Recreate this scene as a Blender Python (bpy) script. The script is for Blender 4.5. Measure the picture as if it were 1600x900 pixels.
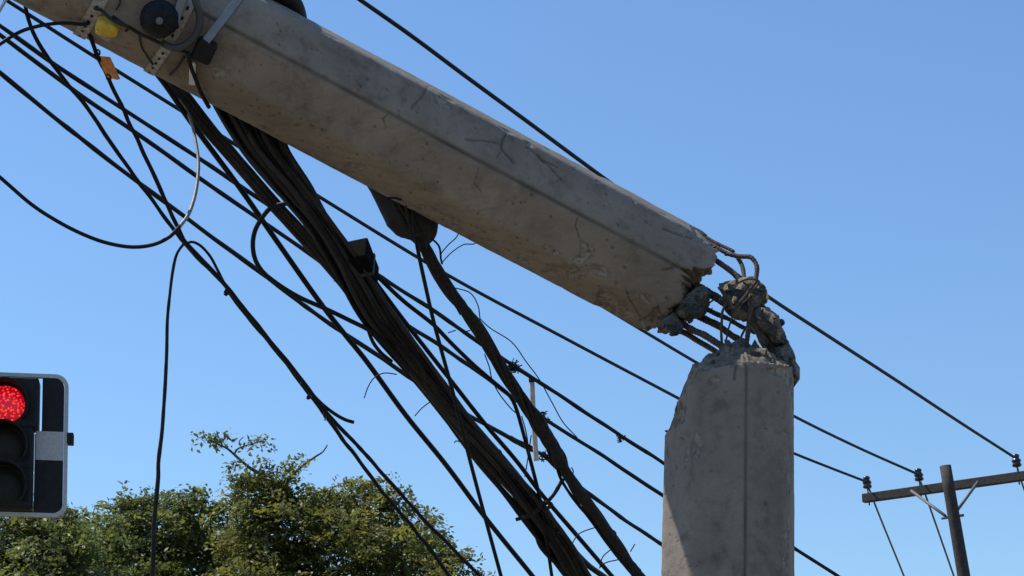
import bpy, bmesh, math, random
import numpy as np
from mathutils import Vector, Matrix

for o in list(bpy.data.objects):
    bpy.data.objects.remove(o)
SC = bpy.context.scene
COL = SC.collection
R_ = math.radians

# ---------------------------------------------------------------- camera
PITCH = R_(18.0)
HFOV = R_(28.0)
CAM = np.array([0.0, 0.0, 1.6])
F = 800.0 / math.tan(HFOV / 2)          # focal length in pixels of the 1600 px photograph
RIGHT = np.array([1.0, 0, 0])
FWD = np.array([0, math.cos(PITCH), math.sin(PITCH)])
UP = np.array([0, -math.sin(PITCH), math.cos(PITCH)])
cd = bpy.data.cameras.new('camera')
cd.sensor_fit = 'HORIZONTAL'
cd.angle = HFOV
cd.clip_start = 0.05
cd.clip_end = 3000
cam = bpy.data.objects.new('camera', cd)
COL.objects.link(cam)
cam.location = CAM
cam.rotation_euler = (math.pi / 2 + PITCH, 0, 0)
SC.camera = cam

# ---------------------------------------------------------------- sky, sun, exposure
SUN_AZ = R_(166.0)      # measured from +X towards +Y: to the left and behind the pole
SUN_EL = R_(56.8)
w = bpy.data.worlds.new('World')
SC.world = w
w.use_nodes = True
nt = w.node_tree
bg = nt.nodes['Background']
sky = nt.nodes.new('ShaderNodeTexSky')
sky.sky_type = 'NISHITA'
sky.sun_disc = False
sky.sun_elevation = SUN_EL
sky.sun_rotation = math.pi / 2 - SUN_AZ
sky.altitude = 0
sky.air_density = 1.4
sky.dust_density = 0.0
sky.ozone_density = 10.0
nt.links.new(sky.outputs[0], bg.inputs[0])
bg.inputs[1].default_value = 0.15
sd = bpy.data.lights.new('sun', 'SUN')
sd.energy = 5.0
sd.angle = R_(0.7)
sd.color = (1.0, 0.94, 0.85)
sun = bpy.data.objects.new('sun', sd)
COL.objects.link(sun)
SDIR = Vector((math.cos(SUN_AZ) * math.cos(SUN_EL), math.sin(SUN_AZ) * math.cos(SUN_EL), math.sin(SUN_EL)))
sun.rotation_euler = SDIR.to_track_quat('Z', 'Y').to_euler()
SC.view_settings.view_transform = 'Standard'
SC.view_settings.look = 'None'
SC.view_settings.exposure = 0.06
SC.view_settings.gamma = 1.0
SC.view_settings.use_curve_mapping = False

# ---------------------------------------------------------------- helpers
rng = np.random.default_rng(7)


def P(px, py, z):
    """point seen at photograph pixel (px, py), z metres along the viewing axis"""
    return CAM + RIGHT * ((px - 800) / F * z) + UP * (-(py - 450) / F * z) + FWD * z


def to_px(v):
    d = np.asarray(v, float) - CAM
    z = d @ FWD
    return np.stack([800 + F * (d @ RIGHT) / z, 450 - F * (d @ UP) / z, z], -1)


def P_at_y(px, py, Y):
    """point on the viewing ray at world Y"""
    d = RIGHT * ((px - 800) / F) + UP * (-(py - 450) / F) + FWD
    return CAM + d * (Y / d[1])


def _hash(ix, iy, iz, seed):
    h = (ix.astype(np.int64) * 374761393 + iy.astype(np.int64) * 668265263 + iz.astype(np.int64) * 2147483647 + seed * 1274126177) & 0xFFFFFFFF
    h = ((h ^ (h >> 13)) * 1274126177) & 0xFFFFFFFF
    h = h ^ (h >> 16)
    return (h & 0xFFFF) / 65535.0


def vnoise(p, seed=0):
    """value noise in -1..1"""
    p = np.asarray(p, float)
    i = np.floor(p).astype(np.int64)
    f = p - i
    f = f * f * (3 - 2 * f)
    r = 0
    for dx in (0, 1):
        for dy in (0, 1):
            for dz in (0, 1):
                wgt = (f[..., 0] if dx else 1 - f[..., 0]) * (f[..., 1] if dy else 1 - f[..., 1]) * (f[..., 2] if dz else 1 - f[..., 2])
                r = r + wgt * _hash(i[..., 0] + dx, i[..., 1] + dy, i[..., 2] + dz, seed)
    return r * 2 - 1


def fbm(p, oct=4, seed=0):
    r = 0
    a = 1.0
    p = np.asarray(p, float)
    for k in range(oct):
        r = r + a * vnoise(p * 2 ** k, seed + k)
        a *= 0.5
    return r / 1.8


def link(o, parent=None):
    COL.objects.link(o)
    if parent is not None:
        o.parent = parent
    return o


def mesh(name, verts, faces, mat=None, parent=None, smooth=True, attrs=None):
    me = bpy.data.meshes.new(name)
    verts = np.asarray(verts, float)
    if parent is not None:
        verts = verts - np.array(origin(parent))
    if isinstance(faces, np.ndarray):
        n, k = faces.shape
        me.vertices.add(len(verts))
        me.vertices.foreach_set('co', verts.astype(np.float32).ravel())
        me.loops.add(n * k)
        me.loops.foreach_set('vertex_index', faces.astype(np.int32).ravel())
        me.polygons.add(n)
        me.polygons.foreach_set('loop_start', np.arange(0, n * k, k, dtype=np.int32))
        me.update(calc_edges=True)
    else:
        me.from_pydata([tuple(v) for v in verts], [], faces)
    if smooth:
        me.polygons.foreach_set('use_smooth', [True] * len(me.polygons))
    if attrs:
        for k, v in attrs.items():
            a = me.attributes.new(k, 'FLOAT', 'POINT')
            a.data.foreach_set('value', np.asarray(v, np.float32).ravel())
    me.update()
    if mat is not None:
        me.materials.append(mat)
    o = bpy.data.objects.new(name, me)
    return link(o, parent)


ORG = {}


def origin(o):
    t = np.zeros(3)
    while o is not None:
        t = t + np.array(o.location)
        o = o.parent
    return t


def tag(o, label, cat, group=None, kind=None):
    o['label'] = label
    if cat:
        o['category'] = cat
    if group:
        o['group'] = group
    if kind:
        o['kind'] = kind
    return o


def thing(name, label, cat, loc=(0, 0, 0), group=None):
    o = bpy.data.objects.new(name, None)
    o.empty_display_size = 0.1
    o.location = [float(c) for c in loc]
    link(o)
    return tag(o, label, cat, group)


def join(parts):
    V = []
    Fs = []
    n = 0
    for v, f in parts:
        V.append(np.asarray(v, float))
        Fs += [tuple(int(i) + n for i in q) for q in f]
        n += len(v)
    return np.concatenate(V), Fs


def catmull(pts, step):
    """smooth path through pts, resampled about every `step`"""
    pts = np.asarray(pts, float)
    if len(pts) < 3:
        n = max(2, int(np.linalg.norm(pts[-1] - pts[0]) / step) + 1)
        t = np.linspace(0, 1, n)[:, None]
        return pts[0] * (1 - t) + pts[-1] * t
    ext = np.vstack([2 * pts[0] - pts[1], pts, 2 * pts[-1] - pts[-2]])
    out = []
    for i in range(len(pts) - 1):
        p0, p1, p2, p3 = ext[i:i + 4]
        d01 = max(np.linalg.norm(p1 - p0), 1e-6) ** 0.5
        d12 = max(np.linalg.norm(p2 - p1), 1e-6) ** 0.5
        d23 = max(np.linalg.norm(p3 - p2), 1e-6) ** 0.5
        m1 = (p1 - p0) / d01 - (p2 - p0) / (d01 + d12) + (p2 - p1) / d12
        m2 = (p2 - p1) / d12 - (p3 - p1) / (d12 + d23) + (p3 - p2) / d23
        m1 = m1 * d12
        m2 = m2 * d12
        n = max(2, int(np.linalg.norm(p2 - p1) / step) + 1)
        t = np.linspace(0, 1, n, endpoint=False)[:, None]
        out.append((2 * t ** 3 - 3 * t ** 2 + 1) * p1 + (t ** 3 - 2 * t ** 2 + t) * m1 + (-2 * t ** 3 + 3 * t ** 2) * p2 + (t ** 3 - t ** 2) * m2)
    out.append(pts[-1:])
    return np.vstack(out)


def tube(path, rad, sides=8, cap=True):
    path = np.asarray(path, float)
    n = len(path)
    rad = np.broadcast_to(np.asarray(rad, float), (n,))
    T = np.gradient(path, axis=0)
    T /= np.maximum(np.linalg.norm(T, axis=1), 1e-9)[:, None]
    a = np.array([0, 0, 1.0]) if abs(T[0, 2]) < 0.9 else np.array([1.0, 0, 0])
    N = np.zeros_like(T)
    v = a - T[0] * (a @ T[0])
    N[0] = v / np.linalg.norm(v)
    for i in range(1, n):
        v = N[i - 1] - T[i] * (N[i - 1] @ T[i])
        N[i] = v / max(np.linalg.norm(v), 1e-9)
    B = np.cross(T, N)
    ang = np.linspace(0, 2 * math.pi, sides, endpoint=False)
    ring = np.cos(ang)[None, :, None] * N[:, None] + np.sin(ang)[None, :, None] * B[:, None]
    V = (path[:, None] + ring * rad[:, None, None]).reshape(-1, 3)
    i = np.arange(n - 1)[:, None] * sides
    j = np.arange(sides)[None]
    k = (j + 1) % sides
    Fq = np.stack([i + j, i + k, i + sides + k, i + sides + j], -1).reshape(-1, 4).tolist()
    if cap:
        Fq.append(list(range(sides))[::-1])
        Fq.append([(n - 1) * sides + q for q in range(sides)])
    return V, Fq


def box(c, ax, ay, az):
    """box with centre c and half-axes ax, ay, az"""
    c, ax, ay, az = [np.asarray(q, float) for q in (c, ax, ay, az)]
    V = [c + sx * ax + sy * ay + sz * az for sx in (-1, 1) for sy in (-1, 1) for sz in (-1, 1)]
    Fq = [(0, 1, 3, 2), (4, 6, 7, 5), (0, 4, 5, 1), (2, 3, 7, 6), (0, 2, 6, 4), (1, 5, 7, 3)]
    return V, Fq


def bevel(o, width, seg=2):
    m = o.modifiers.new('bevel', 'BEVEL')
    m.width = width
    m.segments = seg
    m.limit_method = 'ANGLE'
    return o


def unit(v):
    v = np.asarray(v, float)
    return v / np.linalg.norm(v)


# ---------------------------------------------------------------- materials
def newmat(name):
    m = bpy.data.materials.new(name)
    m.use_nodes = True
    t = m.node_tree
    return m, t, t.nodes['Principled BSDF']


def noise_node(t, scale, detail=6, rough=0.6, coord='Object', stretch=None):
    tc = t.nodes.new('ShaderNodeTexCoord')
    n = t.nodes.new('ShaderNodeTexNoise')
    n.inputs['Scale'].default_value = scale
    n.inputs['Detail'].default_value = detail
    n.inputs['Roughness'].default_value = rough
    src = tc.outputs[coord]
    if stretch:
        mp = t.nodes.new('ShaderNodeMapping')
        mp.inputs['Scale'].default_value = stretch
        t.links.new(src, mp.inputs[0])
        src = mp.outputs[0]
    t.links.new(src, n.inputs['Vector'])
    return n


def ramp(t, fac, stops):
    r = t.nodes.new('ShaderNodeValToRGB')
    el = r.color_ramp.elements
    while len(el) < len(stops):
        el.new(0.5)
    for e, (p, c) in zip(el, stops):
        e.position = p
        e.color = (*c, 1) if len(c) == 3 else c
    t.links.new(fac, r.inputs[0])
    return r


def mixcol(t, fac, a, b, mode='MIX'):
    m = t.nodes.new('ShaderNodeMix')
    m.data_type = 'RGBA'
    m.blend_type = mode
    for sock, v in ((m.inputs[0], fac), (m.inputs[6], a), (m.inputs[7], b)):
        if isinstance(v, (int, float)):
            sock.default_value = v
        elif isinstance(v, tuple):
            sock.default_value = (*v, 1)
        else:
            t.links.new(v, sock)
    return m.outputs[2]


def bumpn(t, bsdf, h, strength, dist):
    b = t.nodes.new('ShaderNodeBump')
    b.inputs['Strength'].default_value = strength
    b.inputs['Distance'].default_value = dist
    t.links.new(h, b.inputs['Height'])
    t.links.new(b.outputs[0], bsdf.inputs['Normal'])
    return b


def simple(name, col, rough=0.6, metal=0.0, var=0.25, scale=30, bump=0.2, bdist=0.002, detail=5, spec=0.5):
    m, t, b = newmat(name)
    n = noise_node(t, scale, detail)
    lo = tuple(c * (1 - var) for c in col)
    hi = tuple(min(1, c * (1 + var)) for c in col)
    r = ramp(t, n.outputs[0], [(0.3, lo), (0.7, hi)])
    t.links.new(r.outputs[0], b.inputs['Base Color'])
    b.inputs['Roughness'].default_value = rough
    b.inputs['Metallic'].default_value = metal
    b.inputs['Specular IOR Level'].default_value = spec
    if bump:
        bumpn(t, b, n.outputs[0], bump, bdist)
    return m


def concrete(name, rough_face=False):
    m, t, b = newmat(name)
    big = noise_node(t, 2.2, 4, 0.55)
    mid = noise_node(t, 11, 6, 0.65)
    fine = noise_node(t, 140, 4, 0.7)
    base = ramp(t, big.outputs[0], [(0.30, (0.178, 0.149, 0.119)), (0.52, (0.226, 0.192, 0.155)), (0.72, (0.282, 0.242, 0.198))])
    sp = ramp(t, mid.outputs[0], [(0.33, (0.62, 0.60, 0.58)), (0.47, (1, 1, 1)), (0.66, (1.0, 1.0, 1.0)), (0.8, (1.16, 1.15, 1.13))])
    c = mixcol(t, 0.8, base.outputs[0], sp.outputs[0], 'MULTIPLY')
    sm = noise_node(t, 4.5, 8, 0.72)
    sr = ramp(t, sm.outputs[0], [(0.36, (0.76, 0.755, 0.75)), (0.50, (1, 1, 1)), (0.64, (1.0, 1.0, 1.0)), (0.74, (1.12, 1.12, 1.11))])
    c = mixcol(t, 0.8, c, sr.outputs[0], 'MULTIPLY')
    ln = noise_node(t, 26, 5, 0.6, stretch=(0.35, 1.6, 0.9))
    lr_ = ramp(t, ln.outputs[0], [(0.34, (0.80, 0.79, 0.78)), (0.5, (1, 1, 1))])
    c = mixcol(t, 0.7, c, lr_.outputs[0], 'MULTIPLY')
    fr = ramp(t, fine.outputs[0], [(0.3, (0.82, 0.82, 0.82)), (0.6, (1.05, 1.05, 1.05))])
    c = mixcol(t, 0.6 if not rough_face else 1.0, c, fr.outputs[0], 'MULTIPLY')
    at = t.nodes.new('ShaderNodeAttribute')
    at.attribute_name = 'wear'
    c = mixcol(t, at.outputs['Fac'], c, (0.045, 0.038, 0.032))
    at2 = t.nodes.new('ShaderNodeAttribute')
    at2.attribute_name = 'fresh'
    vor = t.nodes.new('ShaderNodeTexVoronoi')
    vor.inputs['Scale'].default_value = 70
    tc = t.nodes.new('ShaderNodeTexCoord')
    t.links.new(tc.outputs['Object'], vor.inputs['Vector'])
    ag = ramp(t, vor.outputs['Color'], [(0.2, (0.12, 0.105, 0.088)), (0.5, (0.20, 0.18, 0.155)), (0.8, (0.27, 0.25, 0.215))])
    if rough_face:
        c = mixcol(t, 0.75, c, ag.outputs[0])
        c = mixcol(t, 1.0, c, (1.25, 1.12, 0.97), 'MULTIPLY')
    else:
        c = mixcol(t, at2.outputs['Fac'], c, ag.outputs[0])
    t.links.new(c, b.inputs['Base Color'])
    b.inputs['Roughness'].default_value = 0.88
    h = t.nodes.new('ShaderNodeMath')
    h.operation = 'ADD'
    t.links.new(mid.outputs[0], h.inputs[0])
    t.links.new(fine.outputs[0], h.inputs[1])
    bumpn(t, b, h.outputs[0], 1.0 if rough_face else 0.6, 0.016 if rough_face else 0.004)
    return m


M_CONC = concrete('weathered_concrete')
M_FRAC = concrete('fractured_concrete', True)
M_CABLE = simple('black_cable_sheath', (0.0085, 0.008, 0.009), 0.6, 0, 0.4, 60, 0.3, spec=0.18)
M_CABLE2 = simple('dusty_cable_sheath', (0.018, 0.0175, 0.017), 0.6, 0, 0.5, 25, 0.5, 0.004, spec=0.3)
M_CABLE3 = simple('brownish_cable_wrap', (0.020, 0.018, 0.0165), 0.8, 0, 0.5, 40, 0.8, 0.006, spec=0.2)
M_REBAR = simple('rusty_rebar', (0.085, 0.064, 0.052), 0.8, 0.2, 0.45, 80, 0.6, 0.003, spec=0.2)
M_STEEL = simple('galvanised_steel', (0.40, 0.42, 0.45), 0.32, 1.0, 0.15, 30, 0.1)
M_BAND = simple('pale_galvanised_band', (0.30, 0.285, 0.255), 0.6, 0.3, 0.45, 60, 0.3)
M_HOSE = simple('grey_conduit_plastic', (0.045, 0.047, 0.047), 0.5, 0, 0.3, 40, 0.2, spec=0.35)
M_BLACK = simple('black_plastic', (0.009, 0.010, 0.012), 0.55, 0, 0.3, 30, 0.2, spec=0.2)
M_YEL = simple('faded_yellow_plastic', (0.55, 0.36, 0.03), 0.6, 0, 0.3, 35, 0.2)
M_ORG = simple('faded_orange_plastic', (0.62, 0.22, 0.05), 0.55, 0, 0.35, 40, 0.3)
M_WOOD = simple('weathered_timber', (0.036, 0.029, 0.025), 0.85, 0, 0.45, 22, 0.7, 0.006)
M_PALE = simple('pale_fibreglass_rod', (0.46, 0.41, 0.34), 0.7, 0, 0.25, 30, 0.2)
M_WHITE = simple('off_white_plastic', (0.62, 0.60, 0.56), 0.6, 0, 0.15, 30, 0.2)
M_CERAM = simple('dark_glazed_porcelain', (0.020, 0.017, 0.017), 0.25, 0, 0.3, 20, 0)
M_BARK = simple('tree_bark', (0.075, 0.060, 0.047), 0.9, 0, 0.5, 25, 0.8, 0.01)
M_DARKGREY = simple('dark_grey_guard', (0.024, 0.024, 0.025), 0.65, 0, 0.3, 25, 0.3, spec=0.3)
M_BOX = simple('sooty_black_box', (0.006, 0.006, 0.0065), 0.95, 0, 0.3, 30, 0.2, spec=0.04)
M_STRUT = simple('sky_tinted_steel', (0.16, 0.20, 0.26), 0.38, 0.9, 0.15, 30, 0.1)  # blue of the reflected sky is put into the steel's base colour
M_LIMB = simple('dull_armoured_sheath', (0.22, 0.22, 0.215), 0.55, 0.3, 0.3, 90, 0.5)
M_DULL = simple('dull_grey_steel', (0.14, 0.14, 0.145), 0.65, 0.4, 0.2, 30, 0.1)

# ---------------------------------------------------------------- ground (below the frame)
gm, t, b = newmat('dry_verge_ground')
n1 = noise_node(t, 0.6, 6)
n2 = noise_node(t, 9, 6)
c1 = ramp(t, n1.outputs[0], [(0.35, (0.158, 0.130, 0.092)), (0.65, (0.205, 0.172, 0.126))])
c2 = ramp(t, n2.outputs[0], [(0.3, (0.75, 0.75, 0.72)), (0.7, (1.1, 1.1, 1.08))])
t.links.new(mixcol(t, 1.0, c1.outputs[0], c2.outputs[0], 'MULTIPLY'), b.inputs['Base Color'])
b.inputs['Roughness'].default_value = 0.95
bumpn(t, b, n2.outputs[0], 0.6, 0.03)
g = mesh('ground', [(-900, -900, 0), (900, -900, 0), (900, 900, 0), (-900, 900, 0)], [(0, 1, 2, 3)], gm, smooth=False)
g['kind'] = 'structure'
g['label'] = 'dry earth verge stretching under everything'
rm = simple('asphalt', (0.055, 0.055, 0.057), 0.9, 0, 0.25, 60, 0.6, 0.01)
rd = mesh('road', [(-120, 13.5, 0.004), (120, 13.5, 0.004), (120, 25, 0.004), (-120, 25, 0.004)], [(0, 1, 2, 3)], rm, smooth=False)
rd['kind'] = 'structure'
rd['label'] = 'asphalt road running behind the broken pole'

# ---------------------------------------------------------------- the broken concrete pole
V0 = SDIR


def oct_r(phi, Rr, v0=R_(14), p=26):
    a = Rr * math.cos(R_(22.5))
    s = 0
    for k in range(8):
        c = np.cos(phi - (v0 + R_(22.5) + k * R_(45)))
        s = s + np.maximum(c, 1e-4) ** p
    return a * s ** (-1.0 / p)


def interp_phi(phi, pts):
    """periodic interpolation, pts = [(deg, value)]"""
    d = np.degrees(phi)
    xs = np.array([q[0] for q in pts], float)
    ys = np.array([q[1] for q in pts], float)
    o = np.argsort(xs)
    return np.interp(d, xs[o], ys[o], period=360)


class Shaft:
    """octagonal concrete shaft; u runs along axis A from origin O, phi from the camera side towards N2"""

    def __init__(self, O, A, Rfun, n2hint):
        self.O, self.A, self.R = O, unit(A), Rfun
        n1 = CAM - O
        n1 = unit(n1 - self.A * (n1 @ self.A))
        n2 = np.cross(self.A, n1)
        if n2 @ n2hint < 0:
            n2 = -n2
        self.n1, self.n2 = n1, unit(n2)

    def pt(self, u, phi, r):
        return self.O + np.multiply.outer(u, self.A) + (r * np.cos(phi))[..., None] * self.n1 + (r * np.sin(phi))[..., None] * self.n2

    def locate(self, pxs, u0, u1):
        """(u, phi) on the near surface seen at given pixels"""
        if not hasattr(self, 'lut'):
            u = np.linspace(u0, u1, 500)
            ph = np.linspace(R_(-100), R_(110), 260)
            U, PH = np.meshgrid(u, ph, indexing='ij')
            q = to_px(self.pt(U, PH, oct_r(PH, self.R(U))))
            self.lut = (U.ravel(), PH.ravel(), q[..., 0].ravel(), q[..., 1].ravel())
        U, PH, X, Y = self.lut
        out = []
        for x, y in pxs:
            k = np.argmin((X - x) ** 2 + (Y - y) ** 2)
            out.append((U[k], PH[k]))
        return np.array(out)


def seg_dist(U, W, poly):
    d = np.full(U.shape, 1e9)
    for (a, b) in zip(poly[:-1], poly[1:]):
        ab = b - a
        t = np.clip(((U - a[0]) * ab[0] + (W - a[1]) * ab[1]) / max(ab @ ab, 1e-12), 0, 1)
        d = np.minimum(d, np.hypot(U - a[0] - t * ab[0], W - a[1] - t * ab[1]))
    return d


def in_poly(U, W, poly):
    ins = np.zeros(U.shape, bool)
    n = len(poly)
    for i in range(n):
        x1, y1 = poly[i]
        x2, y2 = poly[(i + 1) % n]
        c = ((y1 > W) != (y2 > W)) & (U < (x2 - x1) * (W - y1) / (y2 - y1 + 1e-12) + x1)
        ins ^= c
    return ins


def build_shaft(name, sh, endpts, u_far, fine_len, cracks, spalls, pits_n, seed, core, parent, bites=(), stains=(), seam=0.0055, chips=40, rag=1.0):
    """endpts: (deg, u) of the ragged end; u grows away from the break up to u_far"""
    NP = 288
    phi = np.linspace(-math.pi, math.pi, NP, endpoint=False)
    ue = interp_phi(phi, endpts)
    q = np.stack([np.cos(phi) * 6, np.sin(phi) * 6, np.full(NP, seed * 1.7)], -1)
    jag = vnoise(q * 3.1, seed + 9)
    ue = ue + rag * (0.010 * fbm(q, 4, seed) + 0.012 * np.sign(jag) * np.abs(jag) ** 0.6) + 0.006 * vnoise(q * 11, seed + 10)
    fine = np.arange(0, fine_len, 0.005)
    coarse = np.arange(fine_len, u_far, 0.12)
    lev = np.concatenate([fine, coarse, [u_far]])
    # rows blend from the ragged edge to regular rings
    U = np.where(lev[:, None] < 0.35, ue[None] + lev[:, None] * ((0.35 - ue)[None] / 0.35), lev[:, None] + 0 * ue[None])
    PH = np.broadcast_to(phi, U.shape)
    Rr = sh.R(U)
    r = oct_r(PH, Rr)
    W = PH * 0.24
    pos = sh.pt(U, PH, r)
    dr = 0.0026 * fbm(pos * 5, 3, seed + 3) + 0.0011 * fbm(pos * 30, 3, seed + 5)
    wear = np.zeros(U.shape)
    fresh = np.zeros(U.shape)
    # mould seam at the two opposite arrises
    for a in (14, -166):
        d = np.abs(PH - R_(a)) * 0.24
        g_ = np.exp(-(d / seam) ** 2)
        k_ = 0.75 + 0.25 * vnoise(np.stack([U * 9, U * 0, U * 0], -1), seed)
        dr -= 0.006 * g_ * k_
        wear = np.maximum(wear, 0.95 * g_ * k_)
    warp = 0.008 * fbm(np.stack([U * 30, W * 30, U * 0], -1), 3, seed + 20)
    warp2 = 0.008 * fbm(np.stack([U * 30, W * 30, U * 0 + 5], -1), 3, seed + 21)
    front = (PH > R_(-120)) & (PH < R_(125))
    for pts, wd, dep in cracks:
        L = sh.locate(pts, 0 - 0.2, fine_len)
        L[:, 1] *= 0.24
        d = seg_dist(U + warp * 0.5, W + warp2 * 0.5, L)
        g_ = np.exp(-(d / wd) ** 2) * front
        dr -= dep * g_
        wear = np.maximum(wear, 0.85 * g_)
    for pts, wd, amt in stains:
        L = sh.locate(pts, -0.2, fine_len)
        L[:, 1] *= 0.24
        d = seg_dist(U + warp * 2, W + warp2 * 2, L)
        wear = np.maximum(wear, amt * np.exp(-(d / wd) ** 2) * front)
    for pts, dep in spalls:
        L = sh.locate(pts, 0 - 0.2, fine_len)
        L[:, 1] *= 0.24
        ins = in_poly(U + warp, W + warp2, L) & front
        dd = seg_dist(U + warp, W + warp2, np.vstack([L, L[:1]]))
        k_ = ins * np.clip(dd / 0.010, 0, 1)
        dr -= dep * k_ * (1 + 0.7 * fbm(pos * 25, 3, seed + 30))
        fresh = np.maximum(fresh, 0.85 * (k_ > 0.3))
        wear = np.maximum(wear, 0.55 * ins * np.exp(-(dd / 0.005) ** 2))
    for (pt, rad, dep) in bites:
        L = sh.locate([pt], -0.2, fine_len)[0]
        d = np.hypot(U - L[0], W - L[1] * 0.24)
        k_ = np.exp(-(d / rad) ** 2)
        dr -= dep * k_ * (1 + 0.5 * fbm(pos * 22, 3, seed + 33))
        fresh = np.maximum(fresh, 0.8 * (k_ > 0.45))
    # chipped arrises
    rg = np.random.default_rng(seed + 77)
    Uf, Wf = U[:len(fine)], W[:len(fine)]
    for _ in range(chips):
        u0 = rg.uniform(0, fine_len) if rg.random() < 0.6 else rg.uniform(0, 0.5)
        w0 = (R_(rg.choice([-76, -31, 59, 104])) + rg.normal() * 0.10) * 0.24
        rd_ = rg.uniform(0.006, 0.022)
        d = np.hypot((Uf - u0) * rg.uniform(0.35, 1.0), Wf - w0) + 0.5 * warp[:len(fine)]
        k_ = np.clip(1.25 - d / rd_, 0, 1)
        dr[:len(fine)] -= rg.uniform(0.003, 0.008) * k_ * (1 + 0.6 * fbm(pos[:len(fine)] * 45, 2, seed + 35))
        fresh[:len(fine)] = np.maximum(fresh[:len(fine)], 0.7 * (k_ > 0.25))
        wear[:len(fine)] = np.maximum(wear[:len(fine)], 0.25 * (k_ > 0.05) * (k_ < 0.35))
    # blow holes
    rg = np.random.default_rng(seed)
    Uf, Wf = U[:len(fine)], W[:len(fine)]
    for _ in range(pits_n):
        u0, w0 = rg.uniform(0, fine_len), rg.uniform(-2.1, 1.2) * 0.24
        if rg.random() < 0.5:
            w0 = rg.uniform(-1.7, -0.5) * 0.24
        rd_ = rg.uniform(0.0024, 0.0055)
        i0, i1 = max(0, int((u0 - 0.06) / 0.005)), min(len(fine), int((u0 + 0.06) / 0.005))
        j0 = int((w0 / 0.24 + math.pi) / (2 * math.pi) * NP)
        j0, j1 = max(0, j0 - 6), min(NP, j0 + 7)
        d = np.hypot((Uf[i0:i1, j0:j1] - u0) * rg.uniform(0.6, 1.2), Wf[i0:i1, j0:j1] - w0)
        k_ = np.exp(-(d / rd_) ** 2)
        dr[i0:i1, j0:j1] -= 0.006 * k_
        wear[i0:i1, j0:j1] = np.maximum(wear[i0:i1, j0:j1], 0.8 * k_)
    # the broken skin curls in at the edge
    edge = np.clip(1 - lev / 0.02, 0, 1)[:, None]
    dr -= 0.010 * rag * edge * (0.6 + 0.6 * vnoise(np.stack([PH * 8, U * 0, U * 0], -1), seed + 2))
    V = sh.pt(U, PH, r + dr).reshape(-1, 3)
    nr = len(lev)
    i = np.arange(nr - 1)[:, None] * NP
    j = np.arange(NP)[None]
    k = (j + 1) % NP
    Fq = np.stack([i + j, i + k, i + NP + k, i + NP + j], -1).reshape(-1, 4)
    # orient outwards
    a_, b_, c_ = V[Fq[0, 0]], V[Fq[0, 1]], V[Fq[0, 2]]
    nrm = np.cross(b_ - a_, c_ - a_)
    if nrm @ (a_ - sh.O - sh.A * ((a_ - sh.O) @ sh.A)) < 0:
        Fq = Fq[:, ::-1]
    o = mesh(name, V, Fq, M_CONC, parent, True, {'wear': wear, 'fresh': fresh})
    # far end cap
    cap = [tuple(v) for v in V[-NP:]]
    # fractured face as its own part
    T = np.linspace(0, 1, 34)
    PHc = np.broadcast_to(phi, (34, NP))
    e_r = (r + dr)[0]
    rc = e_r[None] * (1 - T[:, None]) ** 0.9
    uc = ue[None] * (1 - T[:, None]) ** 1.5 + core(T[:, None], PHc, rc)
    pc = sh.pt(uc, PHc, rc)
    # stepped, granular fracture relief
    st = fbm(pc * 9, 3, seed + 40)
    st = np.round(st * 5) / 5 * 0.6 + st * 0.4
    fall = np.clip(T[:, None] / 0.12, 0, 1)
    uc = uc + fall * (0.055 * st + 0.014 * fbm(pc * 45, 3, seed + 41))
    pc = sh.pt(uc, PHc, rc).reshape(-1, 3)
    i = np.arange(33)[:, None] * NP
    Fc = np.stack([i + j, i + NP + j, i + NP + k, i + k], -1).reshape(-1, 4)
    mesh('fracture_face', pc, Fc, M_FRAC, o, False, {'wear': np.zeros(len(pc))})
    mesh('end_cap', cap, [list(range(NP))], M_CONC, o, False)
    return o


# stump frame
S_top = P(1141, 570, 8.0)
S_bot = P_at_y(1137.5, 900, S_top[1])
S_ax = unit(S_bot - S_top)
S_len = S_top[2] / -S_ax[2]
stump_sh = Shaft(S_top, S_ax, lambda u: 0.259 + 0.004 * np.asarray(u), RIGHT)
base_pt = S_top + S_ax * S_len
pole = thing('broken_concrete_pole', 'snapped octagonal concrete utility pole, its upper shaft folded over to the left', 'utility pole', base_pt)
PX = F / 8.0


def su(y):
    return (y - 570) / PX / 0.985


def ragged(sh, seen, hidden):
    """(deg, u) list of a broken edge: points seen in the photograph plus guesses for the hidden side"""
    L = sh.locate(seen, -0.25, 3.0)
    return [(math.degrees(q[1]), q[0]) for q in L] + hidden


stump_sh.locate([(1140, 700)], -0.25, 1.2)
stump_end = ragged(stump_sh, [(1039, 684), (1044, 676), (1051, 668), (1054, 660), (1055, 630), (1060, 621), (1071, 617), (1074, 587), (1094, 584), (1107, 579), (1118, 573), (1140, 571), (1160, 569), (1185, 566), (1205, 568), (1225, 572)],
                   [(-180, su(600)), (-150, su(640)), (-120, su(690)), (-90, su(690)), (90, su(573)), (120, su(566)), (150, su(578))])


def stump_core(T, PHc, rc):
    return -0.05 * np.sin(np.clip(T * 2.2, 0, math.pi / 2))


stump = build_shaft('lower_stump', stump_sh, stump_end, S_len + 0.05, 1.15,
                    [([(1150, 572), (1147, 592)], 0.004, 0.004), ([(1237, 575), (1240, 640)], 0.006, 0.006)],
                    [([(1195, 575), (1238, 572), (1243, 640), (1232, 600)], 0.010), ([(1062, 625), (1072, 640), (1068, 662), (1050, 664)], 0.018)],
                    90, 11, stump_core, pole, stains=[([(1083, 690), (1078, 760)], 0.010, 0.28), ([(1195, 860), (1215, 900)], 0.03, 0.3), ([(1090, 600), (1096, 700)], 0.02, 0.12)], rag=0.4)

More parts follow.
